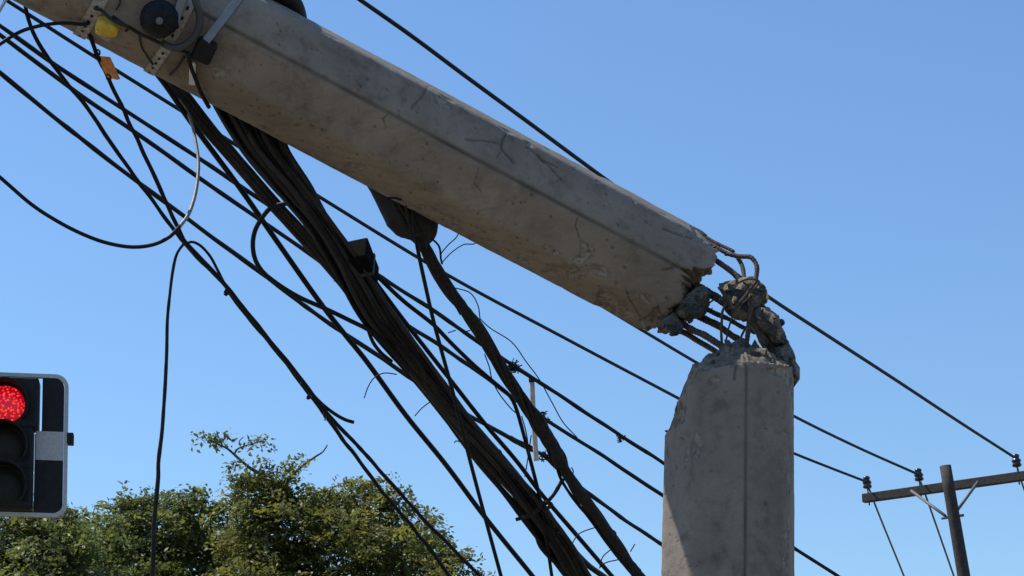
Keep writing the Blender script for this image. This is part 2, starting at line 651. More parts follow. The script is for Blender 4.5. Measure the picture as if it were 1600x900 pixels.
# fallen shaft frame
zR, zL = 8.36, 7.78
cR, cL = P(1043, 434, zR), P(346, 64, zL)
F_ax = unit(cL - cR)
LEN_V = np.linalg.norm(cL - cR)
fall_sh = Shaft(cR, F_ax, lambda u: 0.2488 - 0.0036 * np.asarray(u), np.array([0.4, 0, 0.9]))
FX = zR / F


def fe(along):
    return -along * FX


fall_sh.locate([(700, 300)], -0.25, 3.0)
fall_end = ragged(fall_sh, [(1108, 366), (1120, 386), (1120, 400), (1116, 412), (1106, 418), (1064, 420), (1072, 432), (1086, 438), (1066, 464), (1046, 488), (1036, 506), (1016, 514)],
                  [(100, fe(20)), (-90, fe(-6)), (-120, fe(10)), (-150, fe(30)), (180, fe(20)), (150, fe(0)), (125, fe(10))])


def fall_core(T, PHc, rc):
    return -0.115 * np.sin(np.clip(T * 2.0, 0, math.pi / 2)) * np.clip(0.75 - 0.35 * np.sin(PHc) * (rc / 0.24) * 1.3, 0, 2)


fcracks = [([(1003, 497), (985, 470), (978, 452)], 0.003, 0.003), ([(905, 372), (898, 352), (902, 340)], 0.0025, 0.002), ([(612, 172), (600, 186), (604, 200)], 0.002, 0.0012), ([(748, 262), (742, 285), (752, 300)], 0.002, 0.0012), ([(790, 208), (784, 222), (783, 232), (789, 240), (803, 254)], 0.0042, 0.006), ([(728, 219), (757, 220), (776, 223), (784, 227)], 0.0032, 0.003),
           ([(820, 230), (833, 238), (845, 246), (856, 258), (866, 268)], 0.0032, 0.003), ([(842, 242), (848, 250)], 0.007, 0.006), ([(850, 250), (870, 261)], 0.003, 0.003),
           ([(670, 134), (656, 153), (643, 172)], 0.0025, 0.002), ([(1036, 357), (1050, 362), (1064, 367), (1080, 372)], 0.004, 0.005),
           ([(1036, 422), (1052, 418), (1062, 416)], 0.004, 0.004), ([(1000, 505), (1028, 478), (1035, 495)], 0.004, 0.004), ([(938, 452), (955, 466), (975, 482), (1003, 497)], 0.0045, 0.006),
           ([(784, 236), (778, 246)], 0.003, 0.002), ([(866, 268), (880, 285)], 0.0025, 0.0015)]
fspalls = [([(906, 372), (917, 380), (930, 388), (928, 400), (914, 410), (918, 424), (912, 438), (888, 436), (884, 428), (893, 418), (892, 406), (904, 398)], 0.005),
           ([(938, 450), (955, 466), (975, 482), (1003, 497), (1012, 512), (1030, 516), (1000, 522), (960, 505), (925, 478)], 0.014),
           ([(1074, 350), (1086, 350), (1112, 366), (1122, 388), (1104, 384), (1082, 370)], 0.014),
           ([(1022, 480), (1034, 492), (1036, 506), (1016, 504)], 0.012)]
upper = build_shaft('upper_shaft', fall_sh, fall_end, 5.2, 3.0, fcracks, fspalls, 330, 23, fall_core, pole,
                    bites=[((672, 326), 0.030, 0.012), ((705, 348), 0.04, 0.012), ((820, 405), 0.035, 0.008), ((856, 233), 0.014, 0.012), ((937, 272), 0.02, 0.008), ((860, 428), 0.03, 0.009),
                           ((945, 485), 0.04, 0.010), ((560, 262), 0.03, 0.007)],
                    stains=[([(505, 72), (540, 90), (568, 102)], 0.014, 0.3), ([(800, 245), (790, 300), (775, 330)], 0.02, 0.18), ([(960, 300), (1000, 325)], 0.03, 0.15)], seam=0.0085)


def lump(name, poly, z, thick, seed, mat=None, parent=None, rough=0.018, tilt=0.0, dz=0.0, rad_n=None):
    """irregular chunk of broken concrete whose outline follows poly"""
    poly = np.array(poly, float)
    c = poly.mean(0)
    nth, nl = (20, 9) if rad_n is None else rad_n
    th = np.linspace(-math.pi, math.pi, nth, endpoint=False)
    dirs = np.stack([np.cos(th), np.sin(th)], -1)
    rad = np.zeros(nth)
    n = len(poly)
    for k in range(nth):
        best = 0
        for i in range(n):
            a, b_ = poly[i] - c, poly[(i + 1) % n] - c
            e = b_ - a
            den = dirs[k, 0] * e[1] - dirs[k, 1] * e[0]
            if abs(den) < 1e-9:
                continue
            tt = (a[0] * e[1] - a[1] * e[0]) / den
            ss = (a[0] * dirs[k, 1] - a[1] * dirs[k, 0]) / den
            if tt > 0 and -1e-6 <= ss <= 1 + 1e-6:
                best = max(best, tt)
        rad[k] = best
    lat = np.linspace(-math.pi / 2, math.pi / 2, nl)
    cl = np.sign(np.cos(lat)) * np.abs(np.cos(lat)) ** 0.55
    sl = np.sign(np.sin(lat)) * np.abs(np.sin(lat)) ** 0.8
    C = P(c[0], c[1], z)
    s = z / F
    X = (cl[:, None] * rad[None]) * dirs[None, :, 0] * s
    Y = (cl[:, None] * rad[None]) * dirs[None, :, 1] * s
    Z = np.broadcast_to(sl[:, None] * thick / 2, X.shape)
    pos = C + X[..., None] * RIGHT - Y[..., None] * UP + (Z + tilt * Y)[..., None] * FWD
    nrm = pos - C
    nrm = nrm / np.maximum(np.linalg.norm(nrm, axis=-1), 1e-6)[..., None]
    st = fbm(pos * 13, 3, seed)
    jit = np.stack([vnoise(pos * 31, seed + 60), vnoise(pos * 31, seed + 61), vnoise(pos * 31, seed + 62)], -1)
    jit[[0, -1]] = jit[[0, -1], :1]
    st[[0, -1]] = st[[0, -1], :1]
    pos = pos + nrm * (rough * 1.3 * st)[..., None] + jit * rough * 1.3
    V = pos.reshape(-1, 3)
    i = np.arange(nl - 1)[:, None] * nth
    j = np.arange(nth)[None]
    k = (j + 1) % nth
    Fq = np.concatenate([np.stack([i + j, i + k, i + nth + k], -1).reshape(-1, 3), np.stack([i + j, i + nth + k, i + nth + j], -1).reshape(-1, 3)])
    o = mesh(name, V, Fq, mat or M_FRAC, parent, False)
    return bevel(o, 0.004, 1)


lump('concrete_lump', [(1058, 470), (1085, 445), (1104, 446), (1111, 463), (1106, 478), (1090, 494), (1066, 497), (1050, 492)], 8.26, 0.30, 51, None, pole, 0.016)
lump('concrete_lump', [(1032, 496), (1052, 490), (1062, 500), (1068, 520), (1058, 526), (1044, 518), (1026, 518)], 8.22, 0.22, 52, None, pole, 0.012)
lump('concrete_lump', [(1122, 446), (1132, 436), (1150, 437), (1168, 430), (1184, 436), (1194, 455), (1199, 476), (1180, 482), (1168, 500), (1150, 492), (1128, 468)], 8.12, 0.16, 53, None, pole, 0.017)
lump('concrete_lump', [(1160, 486), (1178, 476), (1200, 482), (1214, 497), (1220, 515), (1228, 522), (1233, 545), (1243, 572), (1240, 596), (1222, 590), (1206, 566), (1196, 545), (1178, 515)], 8.14, 0.20, 54, None, pole, 0.014)
lump('concrete_lump', [(1108, 585), (1114, 562), (1122, 545), (1132, 540), (1152, 535), (1172, 538), (1192, 546), (1206, 558), (1210, 585), (1160, 592)], 8.02, 0.30, 55, None, pole, 0.015)
lump('concrete_lump', [(1183, 478), (1204, 482), (1216, 497), (1226, 522), (1222, 540), (1204, 536), (1188, 510), (1176, 494)], 8.06, 0.14, 58, None, pole, 0.012)
lump('concrete_lump', [(1202, 540), (1230, 532), (1240, 560), (1247, 578), (1243, 606), (1226, 600), (1208, 580)], 8.08, 0.18, 59, None, pole, 0.010)
lump('concrete_lump', [(1098, 575), (1108, 571), (1116, 582), (1112, 596), (1098, 594)], 8.0, 0.10, 56, None, pole, 0.010)
lump('concrete_lump', [(1060, 628), (1068, 622), (1072, 640), (1068, 662), (1054, 662)], 7.98, 0.12, 57, None, pole, 0.008)


rg = np.random.default_rng(91)
for cx, cy, zc in [(1108, 486, 8.22), (1078, 500, 8.15), (1050, 522, 8.12), 
                   (1222, 505, 8.1), (1180, 540, 7.95), (1160, 532, 7.95), (1138, 537, 7.93), (1122, 552, 7.9), (1110, 566, 7.86), (1194, 552, 7.9), 
                   (1066, 630, 7.92), (1058, 650, 7.95), (1044, 676, 7.95), (1150, 470, 8.02), (1172, 462, 8.0), (1128, 470, 8.1), (1030, 512, 8.1), (1014, 512, 8.1), (1092, 452, 8.15)]:
    n_ = 7
    a_ = np.sort(rg.uniform(0, 6.28, n_))
    rr_ = rg.uniform(3.5, 9.5) * rg.uniform(0.7, 1.2, n_)
    lump('concrete_crumb', [(cx + q * math.cos(x), cy + q * math.sin(x)) for x, q in zip(a_, rr_)], zc, rg.uniform(0.025, 0.05), int(rg.integers(1000)), None, pole, 0.0028, rad_n=(9, 5))


def rope(pts, wpx, z0, z1, step=0.02, e0=0, e1=0, wob=0.0, wfreq=6, seed=0, sides=8, w1=None, zpts=None, rib=0.0):
    """tube through photograph pixels; z interpolated perspectively from z0 to z1"""
    pts = np.array(pts, float)
    if e0:
        d = pts[0] - pts[1]
        pts = np.vstack([pts[0] + d / np.linalg.norm(d) * e0, pts])
    if e1:
        d = pts[-1] - pts[-2]
        pts = np.vstack([pts, pts[-1] + d / np.linalg.norm(d) * e1])
    L = np.concatenate([[0], np.cumsum(np.linalg.norm(np.diff(pts, axis=0), axis=1))])
    L0, L1 = (e0, L[-1] - e1)
    tt = (L - L0) / (L1 - L0)
    iz = 1 / z0 + (1 / z1 - 1 / z0) * tt
    iz = np.clip(iz, 1 / (max(z0, z1) * 1.5), 1 / (min(z0, z1) * 0.6))
    z = 1 / iz
    if zpts is not None:
        z = np.interp(tt, np.linspace(0, 1, len(zpts)), zpts)
    P3 = np.array([P(x, y, q) for (x, y), q in zip(pts, z)])
    path = catmull(P3, step)
    px = to_px(path)
    l = np.concatenate([[0], np.cumsum(np.linalg.norm(np.diff(path, axis=0), axis=1))])
    f = l / l[-1]
    wv = wpx + ((w1 if w1 is not None else wpx) - wpx) * f
    r = wv / 2 * px[:, 2] / F
    if wob:
        q = np.stack([l * wfreq, np.full_like(l, seed * 3.1), np.zeros_like(l)], -1)
        amp = wob * px[:, 2] / F
        path = path + (vnoise(q, seed)[:, None] * RIGHT + vnoise(q + 7, seed + 1)[:, None] * UP) * amp[:, None]
        r = r * (1 + 0.12 * vnoise(q * 3, seed + 2))
    if rib:
        r = r * (1 + rib * np.sign(np.sin(l * 2 * math.pi / 0.014)))
    return tube(path, r, sides)


def part_tube(name, parent, mat, *a, **k):
    v, f = rope(*a, **k)
    return mesh(name, v, f, mat, parent)


# rebars bridging the break
for pts, wd, za, zb in [(a_, b_, c_ + 0.20, d_ + 0.06) for a_, b_, c_, d_ in [
        ([(1090, 372), (1120, 386), (1140, 396), (1160, 400), (1174, 402), (1182, 413), (1180, 440)], 7.5, 8.20, 8.10),
        ([(1085, 360), (1118, 380), (1146, 394)], 5.5, 8.30, 8.28),
        ([(1135, 397), (1150, 400), (1158, 412), (1162, 428), (1163, 445)], 6.5, 8.16, 8.10),
        ([(1085, 388), (1120, 409), (1148, 430), (1170, 448)], 9, 8.14, 8.08),
        ([(1075, 440), (1104, 456), (1150, 484), (1180, 502)], 13, 8.12, 8.06),
        ([(1080, 468), (1105, 482), (1140, 499), (1180, 520)], 7.5, 8.30, 8.2),
        ([(1060, 478), (1085, 489), (1120, 508), (1160, 534)], 11, 8.16, 8.1),
        ([(1040, 492), (1062, 503), (1095, 521), (1140, 548)], 11, 8.06, 7.98),
        ([(1035, 502), (1066, 519), (1095, 535), (1130, 556)], 9, 8.20, 8.1),
        ([(1176, 470), (1172, 500), (1168, 530), (1160, 575)], 8, 7.82, 7.91)]]:
    part_tube('rebar', pole, M_REBAR, pts, wd, za, zb, step=0.0035, wob=1.6, wfreq=14, seed=int(pts[0][0]), rib=0.045)
for pts, wd, z in [([(1136, 474), (1129, 486), (1128, 500), (1127, 515), (1128, 540)], 4.5, 8.06), ([(1148, 484), (1141, 505), (1132, 540)], 3, 8.05),
                   ([(1122, 462), (1104, 478), (1070, 503)], 2.8, 8.15), ([(1170, 505), (1160, 522), (1152, 545)], 4, 8.04), ([(1160, 440), (1175, 455), (1150, 480), (1142, 470)], 3, 8.02),
                   ([(1183, 438), (1160, 468), (1145, 484)], 5, 8.01), ([(1152, 442), (1170, 436), (1186, 440), (1178, 452)], 3.5, 8.0), ([(1032, 505), (1036, 520), (1042, 521), (1044, 512)], 2.5, 8.05)]:
    part_tube('stirrup', pole, M_REBAR, pts, wd, z, z, step=0.01, wob=0.5, wfreq=25, seed=int(pts[0][1]))

# fittings strapped to the upper shaft
def fall_u(px, py):
    L = fall_sh.locate([(px, py)], -0.2, 3.0)[0]
    return L


def ring_band(name, u, width, proud, mat, label=None):
    n = 96
    ph = np.linspace(-math.pi, math.pi, n, endpoint=False)
    r0 = oct_r(ph, fall_sh.R(u), p=30)
    rows = []
    for uu, rr in ((u - width / 2, -0.004), (u - width / 2, proud), (u + width / 2, proud), (u + width / 2, -0.004)):
        rows.append(fall_sh.pt(np.full(n, uu), ph, r0 + rr))
    V = np.concatenate(rows)
    Fq = []
    for k in range(3):
        for j in range(n):
            Fq.append((k * n + j, k * n + (j + 1) % n, (k + 1) * n + (j + 1) % n, (k + 1) * n + j))
    o = mesh(name, V, Fq, mat, pole, False)
    # black discs on the band stand for the shade inside each punched slot
    parts = []
    for a in np.arange(-150, 150, 9.5):
        ph0 = R_(a)
        rr = oct_r(np.array([ph0]), fall_sh.R(u), p=30) + proud + 0.0008
        c = fall_sh.pt(np.array([u]), np.array([ph0]), rr)[0]
        out = math.cos(ph0) * fall_sh.n1 + math.sin(ph0) * fall_sh.n2
        tg = -math.sin(ph0) * fall_sh.n1 + math.cos(ph0) * fall_sh.n2
        aa = np.linspace(0, 2 * math.pi, 12, endpoint=False)
        top = [c + fall_sh.A * math.cos(x) * width * 0.13 + tg * math.sin(x) * 0.009 for x in aa]
        bot = [q - out * 0.006 for q in top]
        parts.append((top + bot, [list(range(12))] + [(k, k + 12, (k + 1) % 12 + 12, (k + 1) % 12) for k in range(12)]))
    v, f = join(parts)
    so = mesh('slot_shade_discs', v, f, M_BLACK, o, False)
    so['kind'] = 'stuff'
    return o


ua = fall_u(133, 40)[0]
ub = fall_u(246, 96)[0]
uc_ = fall_u(300, 125)[0]
ring_band('steel_band', ua, 0.048, 0.006, M_BAND)
ring_band('steel_band', ub, 0.040, 0.006, M_BAND)


def surf(px, py, out=0.0):
    """point standing `out` metres proud of the upper shaft at that pixel, with its outward normal"""
    L = fall_u(px, py)
    ph = np.array([L[1]])
    rr = oct_r(ph, fall_sh.R(L[0])) + out
    c = fall_sh.pt(np.array([L[0]]), ph, rr)[0]
    n = math.cos(L[1]) * fall_sh.n1 + math.sin(L[1]) * fall_sh.n2
    return c, n


def rounded_block(name, px, py, wpx, hpx, depth, ang, mat, parent, bev, out=None, face=None):
    c, n = surf(px, py, depth / 2 - 0.004 if out is None else out)
    if face is not None:
        n = face
    ex = unit(RIGHT * math.cos(R_(ang)) - UP * math.sin(R_(ang)))
    ex = unit(ex - n * (ex @ n))
    ey = np.cross(n, ex)
    s = 7.5 / F / 2
    v, f = box(c, ex * wpx * s, ey * hpx * s, n * depth / 2)
    o = mesh(name, v, f, mat, parent, False)
    return bevel(o, bev, 3)


def disc_drum(name, c, n, r, h, mat, parent, prof):
    """turned body along n: prof = [(radius factor, height factor)]"""
    ex = unit(np.cross(n, UP))
    ey = np.cross(n, ex)
    m = 32
    a = np.linspace(0, 2 * math.pi, m, endpoint=False)
    V = []
    for rf, hf in prof:
        V.append(c + n * h * hf + r * rf * (np.cos(a)[:, None] * ex + np.sin(a)[:, None] * ey))
    V = np.concatenate(V)
    Fq = []
    for k in range(len(prof) - 1):
        for j in range(m):
            Fq.append((k * m + j, k * m + (j + 1) % m, (k + 1) * m + (j + 1) % m, (k + 1) * m + j))
    Fq.append(list(range(m))[::-1])
    Fq.append([(len(prof) - 1) * m + j for j in range(m)])
    return mesh(name, V, Fq, mat, parent)


# yellow cap on its clip
o = rounded_block('yellow_cap', 172, 35, 36, 26, 0.07, 18, M_YEL, pole, 0.022)
o['label'] = 'faded yellow plastic cap on the shaft'
rounded_block('cap_clip', 166, 50, 26, 12, 0.03, 60, M_BAND, pole, 0.004)
# black round spool
c, n = surf(250, 28, 0.0)
n = unit(n * 0.6 + unit(CAM - c) * 0.6)
sp = disc_drum('spool_insulator', c, n, 0.070, 0.11, M_BLACK, pole, [(0.7, -0.3), (0.95, 0.0), (1.0, 0.25), (0.97, 0.36), (0.86, 0.40), (0.86, 0.46), (0.93, 0.52), (0.9, 0.66), (0.78, 0.8), (0.55, 0.92), (0.3, 0.98), (0.02, 1.0)])
exs = unit(np.cross(n, UP))
eys = np.cross(n, exs)
for tdeg in (80, 20, 140):
    dd = exs * math.cos(R_(tdeg)) + eys * math.sin(R_(tdeg))
    pts_ = np.array([c + dd * 0.070 * rf * sg + n * 0.11 * hf for sg, rf, hf in ((-1, 0.97, 0.36), (-1, 0.78, 0.8), (-1, 0.4, 0.97), (1, 0.0, 1.0), (1, 0.4, 0.97), (1, 0.78, 0.8), (1, 0.97, 0.36))])
    v, f = tube(catmull(pts_, 0.01), 0.0045, 8)
    mesh('spool_rib', v, f, M_BLACK, sp)
disc_drum('spool_bolt', c + n * 0.108, n, 0.013, 0.018, M_DULL, sp, [(1, 0), (1, 0.8), (0.8, 1.0)])
sp['label'] = 'round black ribbed insulator spool'
# steel strut and its black saddle
c0, n0 = surf(322, 62, 0.045)
c1 = c0 + unit(RIGHT * 0.63 + UP * 0.77 - FWD * 0.1) * 0.55
ax = unit(c1 - c0)
ey = unit(np.cross(ax, unit(CAM - c0) + np.array([0.2, 0, 0.75])))
v, f = box((c0 + c1) / 2, ax * np.linalg.norm(c1 - c0) / 2, ey * 0.017, unit(np.cross(ax, ey)) * 0.005)
o = mesh('steel_strut', v, f, M_STRUT, pole, False)
bevel(o, 0.002)
o['label'] = 'bright galvanised flat strut'
rounded_block('bracket_plate', 279, 14, 14, 44, 0.012, 20, M_STRUT, pole, 0.003, out=0.02)
rounded_block('strut_saddle', 320, 77, 32, 36, 0.06, 28, M_BLACK, pole, 0.012)
rounded_block('white_tag', 302, 112, 10, 46, 0.012, 10, M_WHITE, pole, 0.002, out=0.010)


def surf_tube(name, pts, wpx, out, mat, sides=10, wob=0):
    P3 = np.array([surf(x, y, o_)[0] for (x, y), o_ in zip(pts, out)])
    path = catmull(P3, 0.01)
    if wob:
        l = np.arange(len(path)) * 0.18
        q = np.stack([l, l * 0, l * 0], -1)
        path = path + np.stack([vnoise(q, 3), vnoise(q, 4), vnoise(q, 5)], -1) * wob
    v, f = tube(path, wpx / 2 * 7.5 / F, sides)
    return mesh(name, v, f, mat, pole)


surf_tube('conduit', [(291, -30), (298, 2), (308, 25), (308, 45), (296, 61), (277, 67), (256, 62)], 12, [0.05, 0.06, 0.05, 0.05, 0.05, 0.05, 0.03], M_HOSE)
surf_tube('tie_wire', [(148, 4), (160, 8), (180, 20), (200, 32), (215, 42), (232, 52), (262, 64), (290, 76), (306, 88)], 6, [0.03, 0.03, 0.07, 0.05, 0.03, 0.03, 0.04, 0.03, 0.03], M_CABLE2, 8, 0.006)
surf_tube('tie_wire', [(178, 14), (194, 26), (204, 36), (200, 42)], 5, [0.06, 0.05, 0.04, 0.03], M_CABLE2, 8, 0.004)
surf_tube('tie_wire', [(296, 75), (301, 92), (309, 112), (318, 135), (330, 160)], 7, [0.05, 0.05, 0.04, 0.03, 0.02], M_CABLE, 8)
surf_tube('tie_wire', [(218, 50), (222, 70), (232, 86), (240, 98)], 3, [0.01, 0.01, 0.01, 0.01], M_CABLE2, 6)
surf_tube('tie_wire', [(288, 84), (278, 100), (266, 113)], 4, [0.015, 0.015, 0.01], M_CABLE2, 6)
surf_tube('tie_wire', [(188, -20), (186, 4), (183, 14)], 3, [0.01, 0.01, 0.01], M_CABLE2, 6)
# thick black conduit bent over the far side of the shaft
part_tube('black_conduit', pole, M_BLACK, [(395, -40), (420, -22), (440, -10), (455, 6), (462, 24), (464, 60)], 34, 7.75, 8.0, step=0.02, sides=20)

# ---------------------------------------------------------------- loose cables
def cable(name, label, pts, wpx, z0, z1, mat=M_CABLE, cat='cable', group=None, **k):
    v, f = rope(pts, wpx, z0, z1, **k)
    c = v.mean(0)
    o = mesh(name, v, f, mat)
    tag(o, label, cat, group)
    return o


GP = 'overhead lines strung towards the timber pole'
cable('power_line', 'dark power line crossing open sky above the fallen shaft, ending at the right insulator', [(563, 0), (640, 54), (730, 121), (820, 187), (920, 261), (1060, 363), (1195, 460), (1300, 529), (1400, 594), (1500, 660), (1584, 714)], 7.5, 13, 28, M_CABLE, 'power line', GP, e0=500, w1=4.4, step=0.15)
cable('power_line', 'dark power line hidden behind the fallen shaft, reaching the middle insulator', [(300, 78), (700, 332), (1000, 514), (1103, 575), (1242, 651), (1340, 699), (1432, 740)], 6, 13, 28, M_CABLE, 'power line', GP, e0=500, w1=4.2, step=0.15)
cable('power_line', 'dark power line passing the orange marker tag and running to the left insulator', [(11, 1), (147, 88), (320, 196), (490, 302), (700, 430), (880, 527), (1065, 625), (1150, 670), (1242, 709), (1300, 732), (1352, 752)], 6.5, 13, 28, M_CABLE, 'power line', GP, e0=500, w1=4.2, step=0.15)
GC = 'long cables sloping down behind the broken stump'
cable('service_cable', 'long black cable with a twiggy clump, passing behind the pale rod top', [(0, 41), (92, 105), (195, 172), (307, 245), (400, 307), (455, 344), (588, 428), (672, 482), (742, 530), (805, 573), (835, 592), (970, 681), (1037, 724), (1140, 790), (1242, 857), (1308, 899)], 7.5, 9.2, 14.5, M_CABLE, 'cable', GC, e0=500, e1=400, w1=5, step=0.05, wob=0.8, wfreq=4, seed=3)
cable('service_cable', 'long black cable crossing the middle of the pale hanging rod', [(0, 54), (107, 135), (207, 204), (307, 275), (400, 339), (502, 410), (560, 455), (620, 497), (690, 542), (762, 591), (800, 620), (847, 652), (950, 717), (1037, 775), (1140, 838), (1230, 900)], 7.5, 9.0, 14.5, M_CABLE, 'cable', GC, e0=500, e1=400, w1=5, step=0.05, wob=0.8, wfreq=4, seed=5)
o = cable('service_cable', 'lowest long black cable with a thick splice beside the pale rod foot', [(0, 113), (105, 200), (217, 286), (300, 347), (400, 421), (460, 466), (532, 518), (594, 558), (660, 603), (734, 650), (762, 665), (800, 686), (822, 699), (850, 712), (868, 730), (917, 769), (970, 808), (1035, 852), (1110, 900)], 8, 8.8, 14.5, M_CABLE, 'cable', GC, e0=500, e1=400, w1=5, step=0.05, wob=0.8, wfreq=4, seed=6)
v, f = rope([(797, 684), (803, 688), (822, 697), (831, 702)], 9, 12.3, 12.42, step=0.02, wob=0.6, seed=2)
mesh('splice_sleeve', v, f, M_CABLE3, o)

cable('guy_cable', 'gnarled black cable entering at the top left corner and crossing the others', [(37, 0), (48, 40), (60, 66), (72, 86), (120, 148), (175, 225), (207, 271), (240, 315), (272, 360), (288, 380), (330, 424), (352, 447), (372, 474), (430, 546), (485, 618), (511, 652), (555, 712), (600, 771), (640, 819), (667, 851), (695, 889)], 7, 7.6, 9.5, M_CABLE, 'cable', None, e0=250, e1=300, w1=6, step=0.03, wob=1.3, wfreq=12, seed=8)
cable('guy_cable', 'black cable hanging through the orange tag, joined lower to its neighbour', [(135, 40), (142, 62), (150, 82), (160, 102), (170, 125), (193, 172), (217, 224), (240, 272), (260, 317), (287, 374), (300, 389), (345, 437), (368, 466), (430, 541), (488, 615), (516, 652), (569, 708), (650, 798), (750, 900)], 7, 7.55, 9.3, M_CABLE, 'cable', None, e1=300, w1=5.5, step=0.03, wob=1.0, wfreq=14, seed=9)
cable('drop_cable', 'straight black cable leaving the steel band, left of the thick bundle', [(222, 88), (255, 128), (295, 186), (335, 240), (375, 294), (434, 379), (504, 478), (540, 524), (570, 561), (635, 650), (695, 724), (757, 807), (832, 900)], 9, 7.75, 9.4, M_CABLE, 'cable', None, e1=350, w1=7, step=0.04)
cable('drop_wire', 'thin black wire dropping from the wedge guard across the thick bundle', [(645, 330), (652, 385), (664, 443), (677, 500), (710, 622), (735, 722), (757, 805), (782, 897)], 6.5, 8.0, 8.6, M_CABLE, 'wire', None, e1=350, w1=6, step=0.05)
cable('drop_wire', 'black wire from the black box merging into the thin bundle and hanging below', [(588, 430), (630, 470), (678, 508), (700, 531), (740, 570), (775, 600), (797, 619), (805, 634), (818, 678), (830, 724), (842, 772), (852, 830), (862, 899)], 7, 8.2, 9.0, M_CABLE, 'wire', None, e1=350, w1=4.5, step=0.04)
cable('drop_wire', 'straight black wire from the black box running between the two bundles', [(583, 436), (626, 494), (660, 538), (697, 585), (760, 665), (810, 724), (842, 767), (900, 835), (955, 899)], 7, 8.2, 9.4, M_CABLE, 'wire', None, e1=350, w1=7, step=0.05)
o = cable('cable_loop', 'slack black loop hanging at left, its far limb bright and ribbed', [(0, 277), (50, 320), (85, 343), (125, 364), (165, 379), (207, 386), (240, 382), (265, 370), (281, 354)], 6.5, 7.4, 7.5, M_CABLE, 'cable', None, e0=400, step=0.02)
v, f = rope([(281, 354), (294, 336), (304, 308), (309, 278), (310, 250), (306, 222), (300, 195), (293, 176), (282, 158), (262, 128), (238, 98), (225, 75)], 6, 7.5, 8.2, step=0.012, w1=4, sides=10)
mesh('ribbed_limb', v, f, M_LIMB, o)
cable('hanging_wire', 'thin wire hanging straight down past the treetops at left', [(288, 379), (277, 395), (270, 425), (264, 465), (261, 520), (258, 600), (253, 670), (247, 725), (247, 745), (243, 790), (240, 830), (239, 900)], 4.5, 8.22, 8.1, M_CABLE3, 'wire', None, e1=420, w1=11, step=0.02, wob=0.9, wfreq=9, seed=12)
cable('wire_loop', 'small black wire loop arching off the joined cables', [(292, 380), (300, 378), (312, 383), (328, 400), (340, 422), (352, 445), (364, 462)], 4.5, 8.22, 8.36, M_CABLE, 'wire', None, step=0.01)
cable('cable_loop', 'black cable bulging in a loop left of the bundle then rejoining it', [(452, 318), (436, 320), (422, 326), (409, 341), (398, 362), (395, 384), (399, 406), (410, 424), (430, 441), (465, 463), (512, 484), (545, 500), (580, 518), (605, 540), (640, 580)], 7.5, 8.0, 8.3, M_CABLE, 'cable', None, step=0.02)
cable('wire_arc', 'thin black wire arching from the left edge to the steel band', [(0, 69), (18, 57), (38, 47), (75, 38), (105, 36), (127, 38), (140, 36)], 6, 7.5, 7.5, M_CABLE, 'wire', None, e0=250, step=0.02)
cable('cut_wire_end', 'cut black wire tail sticking out above the cable fork', [(470, 598), (488, 616), (505, 633), (525, 648), (540, 656), (553, 660)], 5.5, 8.62, 8.68, M_CABLE, 'wire', None, step=0.01, w1=6)
cable('pale_strut', 'pale strut end at the extreme top left corner', [(-14, 40), (9, 0)], 5, 7.2, 7.2, M_STEEL, 'strut', None, e0=200, e1=200, step=0.05)

# cable clips on the joined cables
def clip(name, label, px, py, z, wpx, hpx, ang, mats, stub):
    s = z / F / 2
    c = P(px, py, z)
    t_ = thing(name, label, 'clip', c)
    ex = RIGHT * math.cos(R_(ang)) - UP * math.sin(R_(ang))
    ey = -(RIGHT * math.sin(R_(ang)) + UP * math.cos(R_(ang)))
    v, f = box(c, ex * wpx * s, ey * hpx * s, FWD * 0.012)
    bevel(mesh('clamp_body', v, f, mats[0], t_, False), 0.004)
    c2 = c + ey * (hpx + stub) * s
    v, f = box(c2, ex * wpx * 0.7 * s, ey * stub * s * 0.8, FWD * 0.009)
    bevel(mesh('clamp_foot', v, f, mats[1], t_, False), 0.003)


clip('cable_clip', 'small black clamp with white foot under the cable fork', 508, 648, 8.72, 5, 10, 0, (M_BLACK, M_WHITE), 5)
clip('cable_clip', 'small black clamp on the joined cables below the wire loop', 355, 456, 8.36, 9, 8, 30, (M_BLACK, M_BLACK), 3)
clip('cable_clip', 'tiny black clamp on the joined cables above the fork', 483, 620, 8.66, 7, 6, 40, (M_BLACK, M_BLACK), 2)

# orange tag on the hanging cable
tg = thing('marker_tag', 'faded orange plastic tag strung on a cable at the upper left', 'tag', P(168, 105, 7.62))
poly = [(151, 87), (172, 89), (176, 97), (188, 123), (184, 125), (170, 122), (166, 118)]
front = [P(x, y, 7.62 + 0.02 * (x - 150) / 40) for x, y in poly]
back = [P(x, y, 7.635 + 0.02 * (x - 150) / 40) for x, y in poly]
n_ = len(poly)
fs = [list(range(n_))[::-1], [n_ + k for k in range(n_)]] + [(k, (k + 1) % n_, n_ + (k + 1) % n_, n_ + k) for k in range(n_)]
o = mesh('tag_plate', front + back, fs, M_ORG, tg, False)
bevel(o, 0.002)
part_tube('tag_tie', tg, M_CABLE, [(147, 80), (154, 78), (156, 83), (150, 90), (146, 84)], 3, 7.61, 7.61, step=0.004)
part_tube('tag_tie', tg, M_CABLE, [(166, 116), (172, 119), (172, 126), (166, 122)], 3, 7.61, 7.61, step=0.004)

